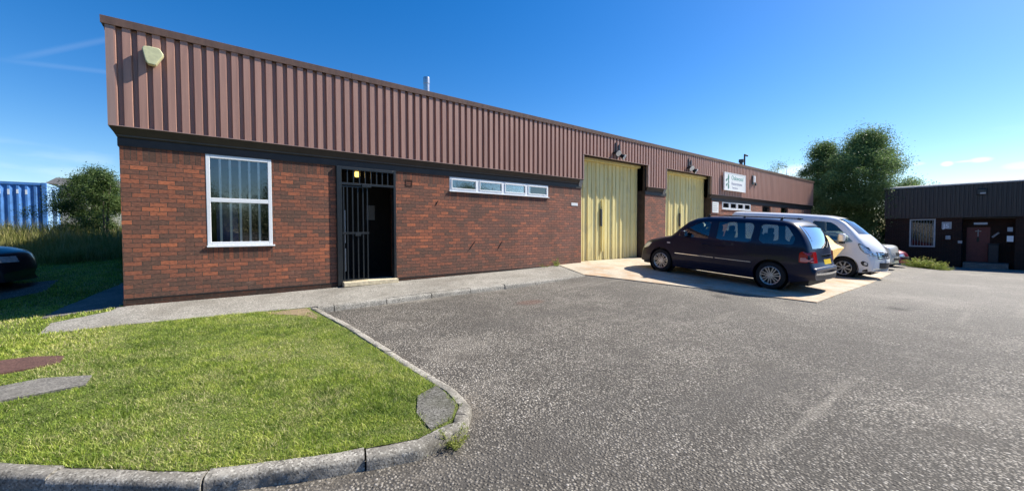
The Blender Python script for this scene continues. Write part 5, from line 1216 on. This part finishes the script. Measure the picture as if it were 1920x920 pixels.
# weeds: kerb joint, wall foot, the mound by the dark unit
def weed(name, label, loc, n_, h, rad, mat, cat='weed', group=None, seed=1, flower=0):
    g = np.random.default_rng(seed); T = thing(name, label, cat, loc, group=group); a = g.uniform(0, 6.28, n_); r_ = rad * np.sqrt(g.uniform(0, 1, n_)) * .4
    base = np.stack([np.cos(a) * r_, np.sin(a) * r_, a * 0 - .01], 1); hh = h * g.uniform(.3, 1, n_) ; tip = base + np.stack([np.cos(a) * rad * g.uniform(.3, 1.0, n_), np.sin(a) * rad * g.uniform(.3, 1, n_), hh], 1)
    t = g.uniform(.25, 1.0, (n_, 1)); st = MB()
    for i in range(0, n_, 3): st.bar(base[i], tip[i], .004 * max(1, h * 3), 4, .0015)
    obj('stem', st, mat, T, world=False)
    k = 14; cen = np.repeat(base, k, 0) + np.repeat(tip - base, k, 0) * g.uniform(.1, 1.0, (n_ * k, 1)) + g.normal(0, 1, (n_ * k, 3)) * h * .06
    ax = g.normal(0, 1, cen.shape); ax /= np.linalg.norm(ax, axis=1)[:, None]; bx = g.normal(0, 1, cen.shape); bx /= np.linalg.norm(bx, axis=1)[:, None]; s_ = h * .10
    quads_mesh('leaf', cen, ax * s_ * .45, bx * s_, mat, T)['kind'] = 'stuff'
    if flower:
        c = np.repeat(tip[:flower], 6, 0) + g.normal(0, h * .03, (flower * 6, 3)); ax = g.normal(0, 1, c.shape) * h * .03; bx = g.normal(0, 1, c.shape) * h * .03; quads_mesh('flower', c, ax, bx, M_rag, T)['kind'] = 'stuff'
    return T
wk = px_ground(852, 832, road_z); weed('weed', 'leafy weed growing at the lawn kerb corner', (wk[0], wk[1], road_z(*wk)), 44, .17, .12, M_weed, seed=2)
wk = px_ground(800, 845, road_z); weed('weed', 'tiny weed tuft against the front kerb face', (wk[0], wk[1], road_z(*wk)), 8, .06, .07, M_weed, seed=6)
wk = px_ground(110, 905, road_z); weed('weed', 'moss tuft in the kerb joint at the lower left', (wk[0], wk[1], road_z(*wk) + .05), 14, .07, .10, M_weed, seed=8)
for i, (px, h, lab) in enumerate(((1043, .30, 'weed at the wall foot nearest the first cream door'), (1020, .16, 'small weed at the wall foot left of the taller weed'))):
    q = px_on_y(px, 497, -.08); weed('weed', lab, (q.x, -.08, top_z(q.x, -.08)), 16, h, .16, M_weed, seed=11 + i)
k_ = 0
for i, (px, h, r_, lab) in enumerate(((1722, .75, .6, 'leftmost clump of the weeds by the maroon car'), (1735, 1.0, .7, 'tallest clump of the weeds by the dark unit'), (1748, .9, .7, 'middle clump of the weeds under the barred window'), (1760, .8, .6, 'clump right of the middle one in the weed bed'), (1772, .55, .55, 'low clump near the right tip of the weeds'), (1782, .3, .45, 'last and lowest clump at the weed bed tip'))):
    q = px_on_x(px - 9, 500, 30.6 - .12 * i); q = (q.x, q.y); weed('weed_clump', lab, (q[0], q[1], road_z(*q)), 70, h * .58, r_ * .72, M_weed, group='weeds by the dark unit', seed=30 + i, flower=20)
# loose stones and bits by the kerb
mb = MB(); g = np.random.default_rng(5)
for i in range(900):
    if i < 500: s_ = g.uniform(0, 1); q = Vector(kerb_front[3]).lerp(Vector(kerb_front[9]), s_); 
    x, y = (g.uniform(-1.2, 3.2), g.uniform(-7.2, -5.4)) if i < 600 else (g.uniform(1.9, 8), g.uniform(-6.5, -1.8))
    if inpoly(x, y, kerb_front + [(-12, 3), (1.5, 3)]): continue
    r_ = g.uniform(.003, .009); z = road_z(x, y); n0 = len(mb.v); V = [(x + r_ * g.uniform(.6, 1.2) * math.cos(t) , y + r_ * g.uniform(.6, 1.2) * math.sin(t), z + .001) for t in np.linspace(0, 5.2, 5)]
    mb.add(V + [(x, y, z + r_ * .9)], [(j, (j + 1) % 5, 5) for j in range(5)])
tag(obj('loose_chippings', mb, M_cover), 'loose grey stone chippings scattered on the tarmac by the kerb', 'stones', kind='stuff')

# ------------------------------------------------------------------ parts made of loose pieces become one part per piece
def split_loose(o):
    bm = bmesh.new(); bm.from_mesh(o.data); seen = set(); isl = []
    for v in bm.verts:
        if v.index in seen: continue
        st, grp = [v], set()
        while st:
            q = st.pop()
            if q.index in seen: continue
            seen.add(q.index); grp.add(q.index)
            st += [e.other_vert(q) for e in q.link_edges]
        isl.append(grp)
    bm.free()
    if len(isl) < 2 or len(isl) > 60: return
    me = o.data; faces = [tuple(p.vertices) for p in me.polygons]; co = [v.co.copy() for v in me.vertices]; sm = [p.use_smooth for p in me.polygons]
    for k, grp in enumerate(isl):
        fs = [(f, s_) for f, s_ in zip(faces, sm) if f[0] in grp]; used = sorted(grp); mp_ = {q: i for i, q in enumerate(used)}
        m2 = bpy.data.meshes.new(me.name); m2.from_pydata([co[q] for q in used], [], [tuple(mp_[q] for q in f) for f, _ in fs])
        for p, (_, s_) in zip(m2.polygons, fs): p.use_smooth = s_
        for mt in me.materials: m2.materials.append(mt)
        if k == 0: o.data = m2
        else: c = o.copy(); c.data = m2; C.objects.link(c)
for o in list(scn.objects):
    if o.type == 'MESH' and o.parent is not None and re.match(r'(front_wall|soldier_course|plinth|damp_course|soffit|soffit_end|fascia_board|side_wall|window_frame|window_pane|pane|sash|door_jamb|bracket|wheel_well|seat|door_panel|capping|flashing|door_edge|print|rail|transom|interior_partition|grille_bar|emblem|painted_mark|backplate|wall|fascia)(\.\d+)?$', o.name):
        split_loose(o)
